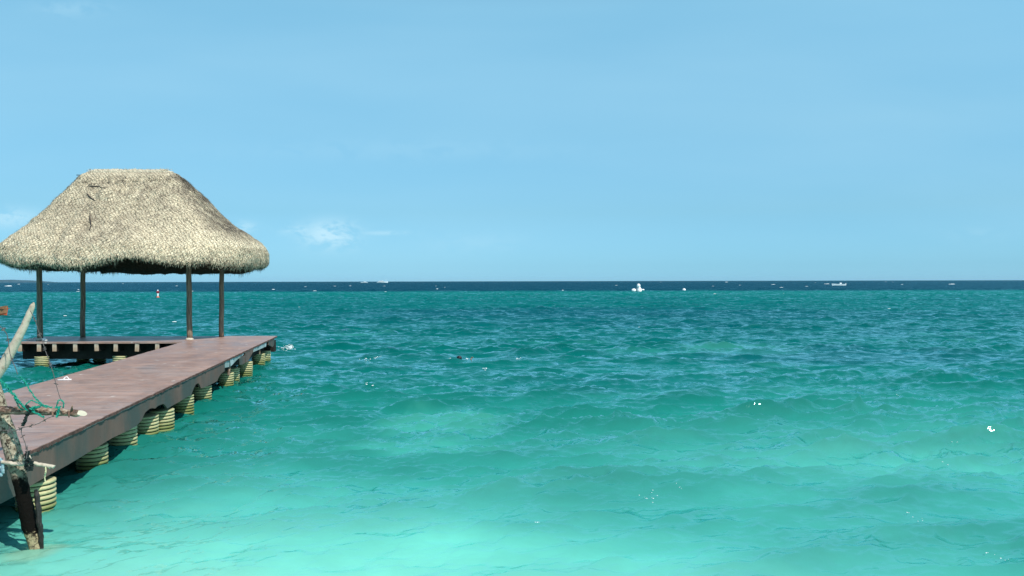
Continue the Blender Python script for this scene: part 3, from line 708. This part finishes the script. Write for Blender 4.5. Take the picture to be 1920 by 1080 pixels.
for (u, v) in ((163, 343), (176, 346), (207, 343), (235, 342), (258, 340), (282, 339), (298, 336), (316, 337)):
    p = atY(u, v, 26.3)
    mb = MB()
    for _ in range(46):
        q = Vector((random.gauss(0, .08), random.uniform(-.04, .03), random.gauss(0, .05))); d0 = Vector((random.gauss(0, .6), -.5, random.gauss(-.3, .6))).normalized(); w = Vector((.007, 0, .004)); L = random.uniform(.04, .10)
        mb.add([q - w, q + w, q + d0 * L], [(0, 1, 2)])
    # sit on the roof surface
    cand = V[:60].reshape(-1, 3); dd = np.where(cand[:, 1] < 0, (cand[:, 0] + RC.x - p.x) ** 2 + (cand[:, 2] - p.z) ** 2, 1e9); k = int(np.argmin(dd)); s_ = cand[k]
    mb.build('tie_knot', mk, pav, loc=rl((RC.x + s_[0], RC.y + s_[1] - .02, s_[2])))
# edge of the patched bulge: a dark slit
mb = MB(); sl_pts = []
for (u, v) in ((165, 366), (163, 363), (168, 371), (178, 376)):
    pass
def onroof(u, v, off=.02):
    d = ray(u, v); best = None
    cand = V[:120].reshape(-1, 3) + np.array([RC.x, RC.y, 0]); rel = cand - np.array([0, 0, H]); dn_ = np.array(d) / np.linalg.norm(d)
    pr = rel @ dn_; dist = np.linalg.norm(rel - pr[:, None] * dn_, axis=1); dist = dist + np.where(cand[:, 1] > RC.y, 9, 0); k = int(np.argmin(dist))
    n = nrmv[:120].reshape(-1, 3)[k]; return Vector(cand[k] + n * off)
for pl in (((163, 363), (166, 367), (171, 371), (179, 376)), ((166, 349), (174, 351), (182, 350), (190, 352), (197, 354)), ((170, 400), (169, 410), (172, 424), (168, 433))):
    mb = MB(); mb.tube([rl(onroof(*q)) for q in pl], [.012, .022, .018, .012, .01][:len(pl)], 5); mb.build('thatch_tear', mk, pav)
# rafters and tie beams inside
mb = MB()
for x in (-2.2, -1.1, 0, 1.1, 2.2):
    mb.tube([(x * 1.3, -2.0, 2.62), (x * .5, -.15, 5.1)], .045, 8); mb.tube([(x * 1.3, 2.0, 2.62), (x * .5, .15, 5.1)], .045, 8)
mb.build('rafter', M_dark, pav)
FP = [(75, 637.8, 26.07), (355.5, 637.9, 26.07)]; BP = [(155, 633, 27.4), (415, 632, 27.4)]
for k, (u, v, Y) in enumerate(FP + BP):
    p = atY(u, v, Y); pt = atY(u - (1.5 if k in (0, 1) else -1), 500, Y); mb = MB(); n = 16; r0 = .088 if k < 2 else .082
    pts = [(p.x + (pt.x - p.x) * i / (n-1) * 1.15 + .006 * math.sin(i * .9 + k), Y + .004 * math.cos(i), DZ + .002 + (3.05) * i / (n - 1)) for i in range(n)]
    mb.tube([rl(q) for q in pts], [r0 * (1.06 - .1 * i / n) for i in range(n)], 14, .02)
    mb.build('post', M_post, pav, smooth=True)
    if k < 2:
        mb = MB(); mb.lathe([(.14, 0), (.135, .02), (.105, .05), (.092, .07)], rl((p.x, p.y, DZ + .004)), 16); mb.build('post_footing', simple('footing', (.5, .45, .36), .3, 20), pav, smooth=True)
xs2 = sorted([atY(u, 500, Y).x for u, v, Y in FP])
for Y in (26.07, 27.4):
    mb = MB(); mb.tube([rl((xs2[0] - .5, Y, 3.78)), rl((xs2[1] + .7, Y, 3.78))], .07, 8); mb.build('tie_beam', M_dark, pav)

# ------------------------------------------------------------------ DRIFTWOOD FENCE in front
FY = 8.05
b0 = atY(68, 1030, FY)
fen = empty('driftwood_fence', (b0.x, b0.y, 0), 'makeshift fence of lashed branches with barbed wire and green twine, standing in the shallows', 'fence')
def fl(u, v, Y=FY): p = atY(u, v, Y); return Vector((p.x - b0.x, p.y - b0.y, p.z))
def px(w, Y=FY): return w / F * Y
def path(pts, n=24, jit=.0, seed=1):
    rr = random.Random(seed); out = []
    pts = [Vector(p) for p in pts]; m_ = len(pts) - 1
    for i in range(n):
        t = i / (n - 1) * m_; k = min(int(t), m_ - 1); f_ = t - k
        p0 = pts[max(k-1, 0)]; p1 = pts[k]; p2 = pts[k+1]; p3 = pts[min(k+2, m_)]
        q = .5 * ((2*p1) + (-p0+p2)*f_ + (2*p0-5*p1+4*p2-p3)*f_*f_ + (-p0+3*p1-3*p2+p3)*f_**3)
        out.append(q + Vector((rr.uniform(-jit, jit), rr.uniform(-jit, jit), rr.uniform(-jit, jit))))
    return out
mbk = Mat('mottled_bark', .85, .08); v = mbk.co('Object'); n1 = mbk.noise(v, 26, 5, .7, .4); n2 = mbk.noise(v, 7, 4, .6); sp2 = mbk.n('ShaderNodeSeparateXYZ'); mbk.l(v, sp2.inputs[0])
c = mbk.mix(mbk.rng(n2, .35, .65), (.52, .45, .33), (.27, .215, .15)); c = mbk.mix(mbk.rng(n1, .50, .58), c, (.07, .05, .035)); n4 = mbk.noise(mbk.co('Object', (1, 1, .12)), 55, 4, .7, .3); c = mbk.mix(mbk.rng(n4, .55, .68, 0, .7), c, (.06, .045, .03))
wet = mbk.rng(mbk.math('ADD', sp2.outputs[2], mbk.math('MULTIPLY', mbk.math('SUBTRACT', n2, .5), .5)), .72, .86)
low = mbk.rng(mbk.math('ADD', sp2.outputs[2], mbk.math('MULTIPLY', mbk.math('SUBTRACT', n1, .5), .35)), .16, .20)
wc = mbk.mix(low, mbk.mix(mbk.rng(n1, .45, .6), (.42, .34, .20), (.10, .08, .05)), (.006, .005, .004))
c = mbk.mix(wet, wc, c); mbk.base(c); mbk.bump(n1, .02); M_bark = mbk.m
trunk = path([fl(-75, 560), fl(-38, 650), fl(2, 775), fl(20, 830), fl(32, 878), fl(44, 930), fl(54, 975), fl(64, 1010), fl(70, 1050), fl(76, 1110)], 60, .003)
mb = MB(); mb.tube(trunk, [px(14.5) + px(2.6) * math.sin(i * .35) * .4 - px(2.5) * (i / 60) for i in range(60)], 18, .05, seed=4)
mb.build('trunk_post', M_bark, fen, smooth=True)
mb = MB(); sh = path([fl(68, 918, 8.0), fl(71, 945, 8.0), fl(74, 975, 8.0), fl(76, 1000, 8.02), fl(77, 1030, 8.05), fl(79, 1070, 8.05)], 24, .004)
mb.tube(sh, [px(4.6) * (.75 if i < 2 else 1) for i in range(24)], 8, .22, seed=3); mb.build('broken_stake', simple('charred_wet_wood', (.02, .016, .014), .5, 20, .6), fen)
M_pale = Mat('bleached_wood', .75, .2); v = M_pale.co('Object'); n1 = M_pale.noise(v, 14, 5, .65, .5); n2 = M_pale.noise(v, 40, 3, .6)
M_pale.base(M_pale.mix(M_pale.rng(n2, .66, .74, 0, .8), M_pale.mix(M_pale.rng(n1, .50, .72), (.52, .45, .35), (.27, .20, .14)), (.12, .09, .06))); M_pale.bump(n1, .008); M_pale = M_pale.m
pole = path([fl(63.5, 567), fl(60, 576), fl(54, 591), fl(45, 612), fl(34, 634), fl(20, 660), fl(4, 688), fl(-20, 722), fl(-60, 775)], 44, .002)
mb = MB(); mb.tube(pole, [px(.7), px(1.8), px(2.9), px(3.6), px(4.2)] + [px(4.6 + 4.6 * min(1, i / 26)) for i in range(39)], 14, .05, seed=9); mb.build('leaning_pole', M_pale, fen, smooth=True)
RY = 7.86
M_rail = Mat('brown_bark', .8, .2); v = M_rail.co('Object', (.5, 1, 1)); n1 = M_rail.noise(v, 22, 5, .7, .4); M_rail.base(M_rail.ramp(n1, [(.35, (.42, .34, .26)), (.5, (.20, .12, .085)), (.62, (.06, .04, .03)), (.7, (.5, .44, .36))])); M_rail.bump(n1, .02); M_rail = M_rail.m
rail = path([fl(-90, 752, RY), fl(-30, 764, RY), fl(5, 769, RY), fl(35, 770, RY), fl(70, 771, RY), (fl(110, 772.5, RY)), fl(148, 775, RY)], 50, .002)
mb = MB(); mb.tube(rail, [px(8.4, RY) * (1 - .25 * i / 50) + px(.6, RY) * math.sin(i * 1.1) for i in range(50)], 14, .06, seed=5)
for (u, dv) in ((128, 7), (98, 6.5), (134, -8), (60, -7)):
    mb.tube([fl(u, 772, RY - .02), fl(u + 1, 772 + dv, RY - .06), fl(u + 1.5, 772 + dv * 1.5, RY - .07)], [px(2.5), px(1.6), px(.8)], 6)
o = mb.build('rail', M_rail, fen, smooth=True)
mb = MB(); cn = (rail[-1] - rail[-3]).normalized(); e1 = Vector((0, 0, 1)); e2 = Vector((0, -1, 0))
ring = []; ring0 = []
for k in range(16):
    a = 2 * math.pi * k / 16; r = px(5.2, RY); up_, fr2 = math.sin(a), math.cos(a)
    q = rail[-1] + e1 * up_ * r + e2 * fr2 * r; ring0.append(q - cn * .03); ring.append(q + cn * (px(5.5) - r * (.85 * up_ + 1.15 * fr2)))
for k in range(16):
    if ring[k].x < ring0[k].x + .002: ring0[k].x = ring[k].x - .002
mb.add(ring0 + ring, [(k, (k+1) % 16, 16 + (k+1) % 16, 16 + k) for k in range(16)] + [tuple(range(16, 32))])
mb.build('cut_end', simple('fresh_cut_wood', (.52, .47, .36), .12, 30, .7, .2, .004), o, merge=True)
CYY = 7.93
cr = path([fl(3, 866, CYY), fl(20, 868.5, CYY), fl(38, 870, CYY), fl(58, 868, CYY - .02), (fl(80, 872, CYY)), fl(101, 875, CYY)], 26, .004)
mb = MB(); mb.tube(cr, [px(3.4) * (.8 + .3 * abs(math.sin(i * 1.7))) for i in range(26)], 10, .14, seed=8); mb.tube([fl(44, 866, CYY), fl(49, 858, CYY - .03), fl(54, 857, CYY - .03), fl(58, 862, CYY - .02)], [px(3), px(4), px(3.6), px(2)], 8, .2)
mb.build('cross_piece', M_pale, fen, smooth=True)
# wires
M_wire = simple('rusty_wire', (.10, .085, .08), .4, 40, .6, .5, 0); M_twine = simple('green_twine', (.010, .27, .19), .35, 50, .7, .3, 0); M_blk = simple('black_twine', (.018, .03, .028), .5, 40, .8, .2, 0)
def wire(name, pts, mat, r, Y=7.78, barbs=0, strands=1, jit=.002, seed=0):
    mb = MB(); rr = random.Random(seed)
    for s in range(strands):
        P3 = path([fl(u, v, Y + rr.uniform(-.03, .03) * (s > 0)) for u, v in pts], 14 * len(pts), jit if s == 0 else jit * 2.2, seed + s)
        mb.tube(P3, r, 5)
        if barbs and s == 0:
            st = len(P3) // (barbs + 1)
            for k in range(1, barbs + 1):
                p = P3[k * st]
                for q in range(4):
                    d = Vector((rr.uniform(-1, 1), rr.uniform(-.5, .5), rr.uniform(-1, 1))).normalized() * .022
                    mb.tube([p - d, p + d], r * .8, 4)
    return mb.build(name, mat, fen)
wire('barbed_wire', [(57, 583), (62, 592), (67, 604), (73, 622), (80, 641), (84, 655), (89, 668), (98, 694), (104, 716), (109, 735), (114, 750)], M_wire, .0034, 7.8, 5, seed=1)
wire('barbed_wire', [(-10, 600), (1, 613), (8, 619), (14, 630), (16, 645), (20, 668), (28, 688), (33, 702)], M_wire, .0038, 7.9, 3, seed=2)
wire('barbed_wire', [(102, 780), (90, 784), (72, 794), (55, 799), (40, 803), (26, 808), (8, 807), (-10, 805)], M_wire, .0036, 7.74, 4, seed=3)
wire('barbed_wire', [(41, 801), (40, 810), (44, 822), (48, 834), (51, 848), (49, 860)], M_wire, .004, 7.76, 2, seed=4)
wire('barbed_wire', [(17, 800), (24, 815), (32, 836), (40, 858), (44, 866)], M_wire, .003, 7.85, 0, seed=14)
wire('twine', [(-12, 706), (4, 716), (14, 726), (22, 736), (31, 748), (42, 760), (52, 768)], M_twine, .0042, 7.76, 0, 4, .006, 5)
wire('twine', [(28, 745), (32, 755), (38, 766), (47, 768)], M_twine, .0040, 7.76, 0, 2, .004, 6)
wire('twine', [(38, 705), (48, 718), (58, 734), (68, 748), (80, 759), (97, 764)], M_twine, .0040, 7.76, 0, 3, .004, 7)
wire('twine', [(46, 763), (51, 756), (58, 751), (68, 754), (77, 760), (88, 764)], M_twine, .0042, 7.74, 0, 2, .003, 8)
wire('twine', [(46, 762), (52, 770), (57, 766), (66, 763), (74, 763), (60, 768), (70, 776), (82, 782)], M_twine, .0044, 7.74, 0, 3, .005, 9)
wire('twine', [(106, 765), (108, 754), (113, 750), (118, 753), (119, 760), (118, 764)], M_twine, .0042, 7.76, 0, 2, .003, 10)
wire('twine', [(105, 764), (110, 765), (109, 774), (106, 781), (112, 763), (108, 776)], M_twine, .0058, 7.75, 0, 3, .004, 11)
wire('twine', [(50, 762), (56, 768), (52, 776), (48, 786), (43, 797)], M_blk, .006, 7.74, 0, 6, .006, 12)
wire('twine', [(48, 866), (50, 876), (56, 880), (60, 872), (54, 862), (50, 856), (52, 848)], M_blk, .004, 7.85, 0, 6, .009, 13)
wire('twine', [(85, 876), (86, 884), (84, 894), (85, 903)], simple('yellow_twine', (.62, .58, .34), .2, 30), .004, 7.9, 0, 2, .003, 15)
mb = MB()
for k in range(14):
    c0 = fl(random.uniform(-14, 4), random.uniform(858, 884), 7.95 + random.uniform(-.03, .03)); a = Vector((random.gauss(0, .02), random.gauss(0, .01), random.gauss(-.02, .02))); b = Vector((random.gauss(.01, .015), random.gauss(0, .01), random.gauss(0, .015)))
    mb.add([c0, c0 + a, c0 + a + b, c0 + b], [(0, 1, 2, 3)])
mb.tube(path([fl(-20, 850, 7.95), fl(2, 862, 7.94), fl(6, 878, 7.94), fl(2, 892, 7.95)], 16, .006), px(2.5), 7, .3)
mb.build('rag', simple('pale_blue_rag', (.30, .42, .46), .35, 30, .9, .1, .01), fen)

# ------------------------------------------------------------------ small things on the pier
M_flip = simple('white_rubber', (.82, .80, .78), .06, 10, .6, .3, 0)
p = atZ(121, 713, DZ); ff_ = empty('flip_flop', (p.x, p.y, DZ + .006), 'single white flip-flop lying on the walkway deck', 'flip-flop', rz=.25); ff_.scale = (.8, .8, .8)
mb = MB(); out = []
for k in range(20):
    a = 2 * math.pi * k / 20; out.append((.16 * math.cos(a), (.048 + .012 * math.cos(a)) * math.sin(a)))
mb.add([(x, y, 0) for x, y in out] + [(x, y, .022) for x, y in out], [tuple(range(20))[::-1], tuple(range(20, 40))] + [(k, (k+1) % 20, 20+(k+1) % 20, 20+k) for k in range(20)])
mb.build('sole', M_flip, ff_)
mb = MB(); mb.tube(path([(-.02, -.045, .02), (.02, -.035, .07), (.06, -.01, .075), (.10, 0, .022)], 10), .009, 6); mb.tube(path([(-.02, .045, .02), (.02, .035, .07), (.06, .01, .075), (.10, 0, .022)], 10), .009, 6); mb.build('strap', M_flip, ff_)
# white rope along the platform's far left edge
mb = MB(); base = atZ(39, 638.5, DZ); pts = []
ctl = [atZ(u, v, DZ + .03) for u, v in ((38, 638.2), (46, 638.0), (54, 637.0), (62, 635.8), (70, 634.0), (78, 636.2), (83, 638.6), (88, 639.2))]
pts = path([c_ - base for c_ in ctl], 70, .008)
mb.tube(pts, [.016 + .010 * (i % 3 == 0) for i in range(70)], 6)
mb.ell(tuple(ctl[6] - base + Vector((0, 0, .02))), (.07, .05, .045), 10, 6, .15)
o = mb.build('rope', simple('white_rope', (.80, .80, .78), .1, 30, .8, .2, 0), None, loc=(base.x, base.y, base.z + .02)); tag(o, 'knotted white rope lying along the platform edge by the left front post', 'rope')

# ------------------------------------------------------------------ boats and buoys
M_red = simple('faded_red_paint', (.62, .10, .035), .3, 5, .6, .3, 0); M_wd = simple('boat_wood', (.24, .12, .06), .4, 8, .8, .2, 0); M_hull = simple('white_gelcoat', (.85, .86, .86), .04, 3, .3, .5, 0); M_glass = simple('dark_glass', (.03, .045, .06), .2, 3, .1, .5, 0)
def hull(L, B, Hh, sheer=.35, n=22, tt_=.04, fl_=.72):
    """open hull along +x (bow at +L/2)"""
    mb = MB(); rows = []
    for i in range(n + 1):
        s = i / n; w = B / 2 * (1 - max(0, (s - .45) / .55) ** 2.3) * (.86 + .14 * min(1, s * 3)); w = max(w, .012); x = -L/2 + L * s; zt = Hh + sheer * max(0, s - .3) ** 1.6; kz = -.12 + .30 * max(0, s - .75) ** 2 * 4 * Hh
        xs3 = x + (0.10 * L * max(0, s - .8) / .2 * .35)
        rows.append([(x, -w * .15, kz), (x, -w * fl_, kz + .25 * (zt - kz)), (xs3, -w, zt), (xs3, -max(w - tt_, .004), zt), (x, -max(w - tt_, .004) * .75, zt - (zt-kz) * .55),
                     (x, max(w - tt_, .004) * .75, zt - (zt-kz) * .55), (xs3, max(w - tt_, .004), zt), (xs3, w, zt), (x, w * fl_, kz + .25 * (zt - kz)), (x, w * .15, kz)])
    k = len(rows[0])
    mb.v = [p for r in rows for p in r]
    for i in range(n):
        for j in range(k): mb.f.append((i*k+j, i*k+(j+1) % k, (i+1)*k+(j+1) % k, (i+1)*k+j))
    mb.f.append(tuple(range(k))[::-1]); mb.f.append(tuple(n*k + j for j in range(k))); return mb
# wooden boat whose red bow enters at the left edge
p = atZ(17, 591, 0); boat = empty('wooden_boat', (p.x - 1.62, p.y, .0), 'faded red and brown wooden boat, its bow pointing in at the left edge', 'boat', rz=-.35)
hull(4.0, 1.25, .50, .30).build('hull', M_red, boat, merge=True)
mb = MB()
for sgn in (-1, 1):
    mb.tube(path([(-2, sgn * .56, .52), (0, sgn * .63, .54), (1.2, sgn * .46, .64), (2.0, sgn * .05, .80)], 20), .035, 6)
mb.build('gunwale', M_wd, boat)
for x in (-1, .1): 
    mb = MB(); mb.box((x - .12, -.54, .34), (x + .12, .54, .38)); mb.build('thwart', M_wd, boat)
mb = MB(); mb.box((1.25, -.34, .56), (1.9, .34, .60)); mb.build('fore_deck', M_wd, boat)
mb = MB(); mb.add([(1.35, -.42, .12), (2.04, -.03, .22), (2.12, -.05, .79), (1.35, -.47, .66), (1.35, -.36, .12), (2.0, .03, .22), (2.08, .05, .79), (1.35, -.41, .66)], [(0,1,2,3),(7,6,5,4),(0,4,5,1),(1,5,6,2),(2,6,7,3),(3,7,4,0)]); mb.build('bow_plank', M_wd, boat)
# open motor launch on the dark water at the right
p = atZ(1573, 535.6, 0); mbt = empty('motor_launch', (p.x, p.y, 0), 'small white open launch with one seated helmsman hump, on dark water at the right', 'boat', 'white boats far out', rz=math.pi)
mbt['label'] = 'low white open launch on the dark water right of the buoys'
hull(7.2, 2.0, .85, .55).build('hull', M_hull, mbt, merge=True)
mb = MB(); mb.box((-1.3, -.4, .3), (-.5, .4, 1.55)); mb.add([(-.5, -.42, 1.3), (-.5, .42, 1.3), (-.75, .42, 1.8), (-.75, -.42, 1.8)], [(0, 1, 2, 3)]); mb.build('console', M_hull, mbt)
mb = MB(); mb.box((-3.75, -.22, .4), (-3.45, .22, 1.25)); mb.build('outboard_motor', M_hull, mbt)
# two cruisers on the horizon
def cruiser(u, Y, L, rz, label, masts):
    p = atY(u, 528, Y); e = empty('motor_yacht', (p.x, Y, 0), label, 'boat', 'white boats far out', rz=rz)
    hull(L, L * .24, L * .085, L * .06).build('hull', M_hull, e, merge=True)
    mb = MB(); z0 = L * .07
    mb.box((-L*.36, -L*.09, z0), (L*.16, L*.09, z0 + L*.07)); mb.box((-L*.25, -L*.075, z0 + L*.0702), (L*.04, L*.075, z0 + L*.125)); mb.build('cabin', M_hull, e)
    mb = MB(); mb.box((-L*.33, -L*.0915, z0 + L*.028), (L*.14, L*.0915, z0 + L*.05)); mb.box((-L*.24, -L*.0765, z0 + L*.085), (L*.03, L*.0765, z0 + L*.108)); mb.build('window_band', M_glass, e)
    for x, h in masts:
        mb = MB(); mb.tube([(x*L, 0, z0), (x*L, 0, z0 + h*L)], .10, 6); mb.build('mast', M_hull, e)
    return e
cruiser(717, 1500, 21, 0, 'long white yacht with two thin masts on the horizon', ((.30, .26), (.40, .28)))
cruiser(683, 1500, 13, math.pi, 'short white cruiser on the horizon, left of the long yacht', ())
M_buoy = simple('white_buoy_plastic', (.86, .86, .84), .05, 3, .5, .4, 0)
M_nred = simple('dark_red_paint', (.22, .02, .035), .2, 3, .6, .3, 0)
# mooring floats
p = atZ(1188.5, 547, 0); e = empty('mooring_buoy', (p.x, p.y, 0), 'fat white oblong buoy, left of the upright one', 'buoy', 'white mooring buoys', rz=.2)
mb = MB(); mb.ell((0, 0, .38), (.62, .46, .44), 18, 12); mb.build('float', M_buoy, e, smooth=True); mb = MB(); mb.tube([(.45, 0, .5), (.8, 0, .35), (1.0, 0, 0)], .06, 6); mb.build('mooring_line', M_dark, e)
p = atZ(1199, 547, 0); e = empty('mooring_buoy', (p.x, p.y, 0), 'tall white upright buoy with a round head on a wide base', 'buoy', 'white mooring buoys')
mb = MB(); mb.lathe([(.30, -.3), (.56, .0), (.60, .3), (.50, .62), (.36, .85), (.27, 1.1), (.25, 1.25)], seg=20); mb.build('float', M_buoy, e, smooth=True)
mb = MB(); mb.ell((-.22, 0, 1.58), (.46, .44, .50), 18, 12); mb.build('head', M_buoy, e, smooth=True)
mb = MB(); mb.tube([(-.45, 0, 1.2), (-.62, 0, .9), (-.6, 0, .6)], .07, 6); mb.build('grab_rail', M_buoy, e)
p = atZ(1205.5, 545.5, 0); e = empty('mooring_buoy', (p.x, p.y, 0), 'small white buoy leaning out at the right foot of the upright one', 'buoy', 'white mooring buoys')
mb = MB(); mb.ell((0, 0, .32), (.42, .24, .22), 14, 10); mb.build('float', M_buoy, e, smooth=True); mb = MB(); mb.tube([(-.3, 0, .35), (-.55, 0, .72)], .09, 8); mb.build('collar', M_buoy, e)
p = atZ(1282.6, 545.3, 0); e = empty('mooring_buoy', (p.x, p.y, 0), 'single round white ball buoy floating alone', 'buoy', 'white mooring buoys')
mb = MB(); mb.ell((0, 0, .28), (.46, .46, .40), 18, 12); mb.build('float', M_buoy, e, smooth=True); mb = MB(); mb.lathe([(.06, .62), (.06, .78), (.03, .80)], seg=8); mb.build('eyelet', M_dark, e)
# channel marker
p = atZ(296, 558, 0); e = empty('channel_marker', (p.x, p.y, 0), 'slim red and white marker buoy seen between the pavilion posts', 'buoy')
mb = MB(); mb.lathe([(.20, -.4), (.26, 0), (.26, .12), (.12, .22)], seg=14); mb.build('base_float', M_red, e, smooth=True)
mb = MB(); mb.lathe([(.10, .2), (.12, .3), (.15, .62), (.17, .76)], seg=12); mb.build('stem', M_buoy, e, smooth=True)
mb = MB(); mb.lathe([(.17, .76), (.25, .82), (.26, 1.08), (.18, 1.16)], seg=14); mb.build('body_band', M_nred, e, smooth=True)
mb = MB(); mb.ell((0, 0, 1.27), (.12, .12, .13), 12, 8); mb.build('top_mark', M_buoy, e, smooth=True)

# ------------------------------------------------------------------ swimmer
p = atZ(861, 677, 0); wz_ = waterz(p.x, p.y)
sw = empty('person', (p.x, p.y, wz_ - .05), 'swimmer with dark wet hair, only the head and one hand above the water', 'person', rz=.0)
M_skin = simple('tanned_skin', (.40, .24, .17), .15, 8, .5, .4, 0); M_hair = simple('wet_dark_hair', (.018, .014, .016), .4, 40, .35, .5, 0)
def skin(name, verts, edges, rad, mat, parent, sub=2):
    me = bpy.data.meshes.new(name); me.from_pydata(verts, edges, []); o = bpy.data.objects.new(name, me); C.objects.link(o); o.parent = parent
    sk = o.modifiers.new('skin', 'SKIN'); sk.use_smooth_shade = True
    for i, r in enumerate(rad):
        r = (r, r) if not isinstance(r, tuple) else r; me.skin_vertices[0].data[i].radius = r
    me.skin_vertices[0].data[0].use_root = True
    ss = o.modifiers.new('sub', 'SUBSURF'); ss.levels = ss.render_levels = sub
    me.materials.append(mat); return o
bv = [(.15, .75, -.42), (.08, .45, -.30), (.03, .18, -.18), (0, .07, -.09), (0, 0, 0.0), (0, -.02, .09),
      (-.17, .2, -.18), (-.38, .05, -.25), (-.30, -.18, -.16), (.20, .2, -.17), (.42, .10, -.10), (.40, .05, .035), (.44, .03, .06),
      (.06, 1.15, -.5), (.04, 1.55, -.6), (.26, 1.15, -.5), (.30, 1.5, -.66)]
be = [(0,1),(1,2),(2,3),(3,4),(4,5),(2,6),(6,7),(7,8),(2,9),(9,10),(10,11),(11,12),(0,13),(13,14),(0,15),(15,16)]
skin('body', bv, be, [.13, .13, .13, .055, .085, .07, .06, .045, .035, .06, .045, .032, .03, .08, .05, .08, .05], M_skin, sw)
mb = MB(); mb.ell((0, .015, .075), (.098, .11, .085), 16, 10, .03); mb.ell((.0, -.045, .105), (.085, .05, .045), 12, 8, .04); mb.build('hair', M_hair, sw, smooth=True)
mb = MB(); mb.ell((0, -.098, .012), (.015, .018, .02), 8, 6); mb.ell((-.092, .0, .01), (.012, .02, .028), 8, 6); mb.ell((.092, .0, .01), (.012, .02, .028), 8, 6); mb.build('nose_and_ears', M_skin, sw, smooth=True)
for x in (-.032, .032):
    mb = MB(); mb.ell((x, -.083, .032), (.014, .010, .008), 8, 6); mb.build('eye', M_hair, sw, smooth=True)
mb = MB()
for k in range(5): mb.tube([(.44 + .012 * (k - 2), .03, .07), (.45 + .016 * (k - 2), .015, .10 - .006 * abs(k - 2)), (.455 + .018 * (k - 2), -.005, .118 - .01 * abs(k - 2))], [.009, .008, .006], 6)
mb.build('fingers', M_skin, sw)

# ------------------------------------------------------------------ foam: whitecaps, splash
M_foam = simple('sea_foam', (.86, .90, .90), .06, 9, .9, .1, 0)
mb = MB(); rr = random.Random(5)
def cap_(x, y, w, h, z=0):
    n = max(3, int(w / max(h, .04) * .8)); 
    for k in range(min(n, 9)):
        s = (k + .5) / min(n, 9) - .5; q = (1 - (2*s) ** 2) ** .5
        mb.ell((x + s * w + rr.uniform(-.05, .05) * w, y + rr.uniform(-.1, .1) * w, z), (w / min(n, 9) * rr.uniform(.6, 1.1), w * .16, h * q * rr.uniform(.55, 1.0)), 7, 4, .2, rr.randrange(9999))
for _ in range(30):
    d = 1 / rr.uniform(1/1700, 1/200); s = rr.uniform(-.72, .72); w = rr.uniform(.3, 1.1) * (1 + d / 900); cap_(s * d, d, w, rr.uniform(.04, .12) * (1 + d / 900), .10)
for _ in range(5):
    d = 1 / rr.uniform(1/170, 1/42); s = rr.uniform(-.66, .66); cap_(s * d, d, rr.uniform(.2, .7), rr.uniform(.02, .06), waterz(s*d, d) * 1.0 + .03)
for (u, v, w, h) in ((16, 536.5, 17, 2.2), (35, 533, 6, 1), (1550, 532.5, 14, 1.6), (1785, 533, 16, 2.0), (1450, 533.5, 9, 1.4), (1362, 529, 7, 1.3), (562, 576, 8, 1.2), (1818, 604, 12, 1.6), (1340, 551, 8, 1.0), (723, 547, 5, .8), (122, 592, 9, 1.6), (1078, 581, 12, 1.2)):
    p = atZ(u, v, .02); sc_ = p.y / F; cap_(p.x, p.y, w * sc_ * .7, h * sc_ * .6, .02)
tag(mb.build('whitecap_foam', M_foam, None, True), 'small white caps scattered over the far water', 'foam', None, 'stuff')
def splash(name, spots, label, n=60, size=.014):
    mb = MB(); rr = random.Random(len(spots) * 7 + n)
    p0 = atZ(*spots[0][:2], 0); z0 = waterz(p0.x, p0.y)
    for (u, v, su_, sv_) in spots:
        for _ in range(n):
            q = atZ(u + rr.gauss(0, su_), v, 0); q = Vector((q.x, q.y, 0)); hz = abs(rr.gauss(0, sv_)) / F * q.y; q.y += rr.gauss(0, .08)
            r = size * rr.uniform(.35, 1.3); mb.ell((q.x - p0.x, q.y - p0.y, waterz(q.x, q.y) - z0 + hz + .015), (r * rr.uniform(1, 2.2), r * 1.2, r * .8), 6, 4)
    o = mb.build(name, M_foam, None, True, loc=(p0.x, p0.y, z0)); return tag(o, label, 'foam', None, 'stuff')
splash('splash_foam', [(538, 656.5, 5.5, 2.4), (525, 658, 6, .8), (545, 653, 2.2, 1.5)], 'burst of white spray just past the end of the pier', 60, .014)
splash('splash_foam', [(844, 677, 3, .8), (875, 676, 1.6, .8), (910, 690, 3, 1.6), (970, 675, 3, .6), (687, 675, 4, .8), (702, 672, 7, .6), (690, 724, 8, .8)], 'small broken foam around the swimmer', 9, .014)
splash('splash_foam', [(1212, 931, 11, 1.4), (1222, 930, 6, .8), (1272, 917, 5, 1.6), (1010, 988, 7, .6), (1585, 834, 7, 1.0), (1567, 836, 12, .5), (1767, 871, 1.2, .8), (1683, 745, 1.6, 1.2), (1712, 962, 4, 1.0), (1872, 1048, 4, .6), (1805, 645, 8, .9), (1790, 834, 9, .5)], 'fine foam flecks doubling as glints on the crests of the near waves', 6, .0046)  # white specks modelled as foam also stand for sun glints

# ------------------------------------------------------------------ sea haze
mh = Mat('sea_haze'); mh.t.nodes.remove(mh.b); vol = mh.n('ShaderNodeVolumePrincipled'); vol.inputs['Density'].default_value = 2.5e-5; vol.inputs['Color'].default_value = (.55, .82, 1, 1); vol.inputs['Anisotropy'].default_value = .0
mh.l(vol.outputs[0], mh.out.inputs['Volume'])
mb = MB(); mb.box((-85000, -100, -4.2), (85000, 14500, 60)); tag(mb.build('haze', mh.m), 'thin sea haze', 'haze', None, 'stuff')
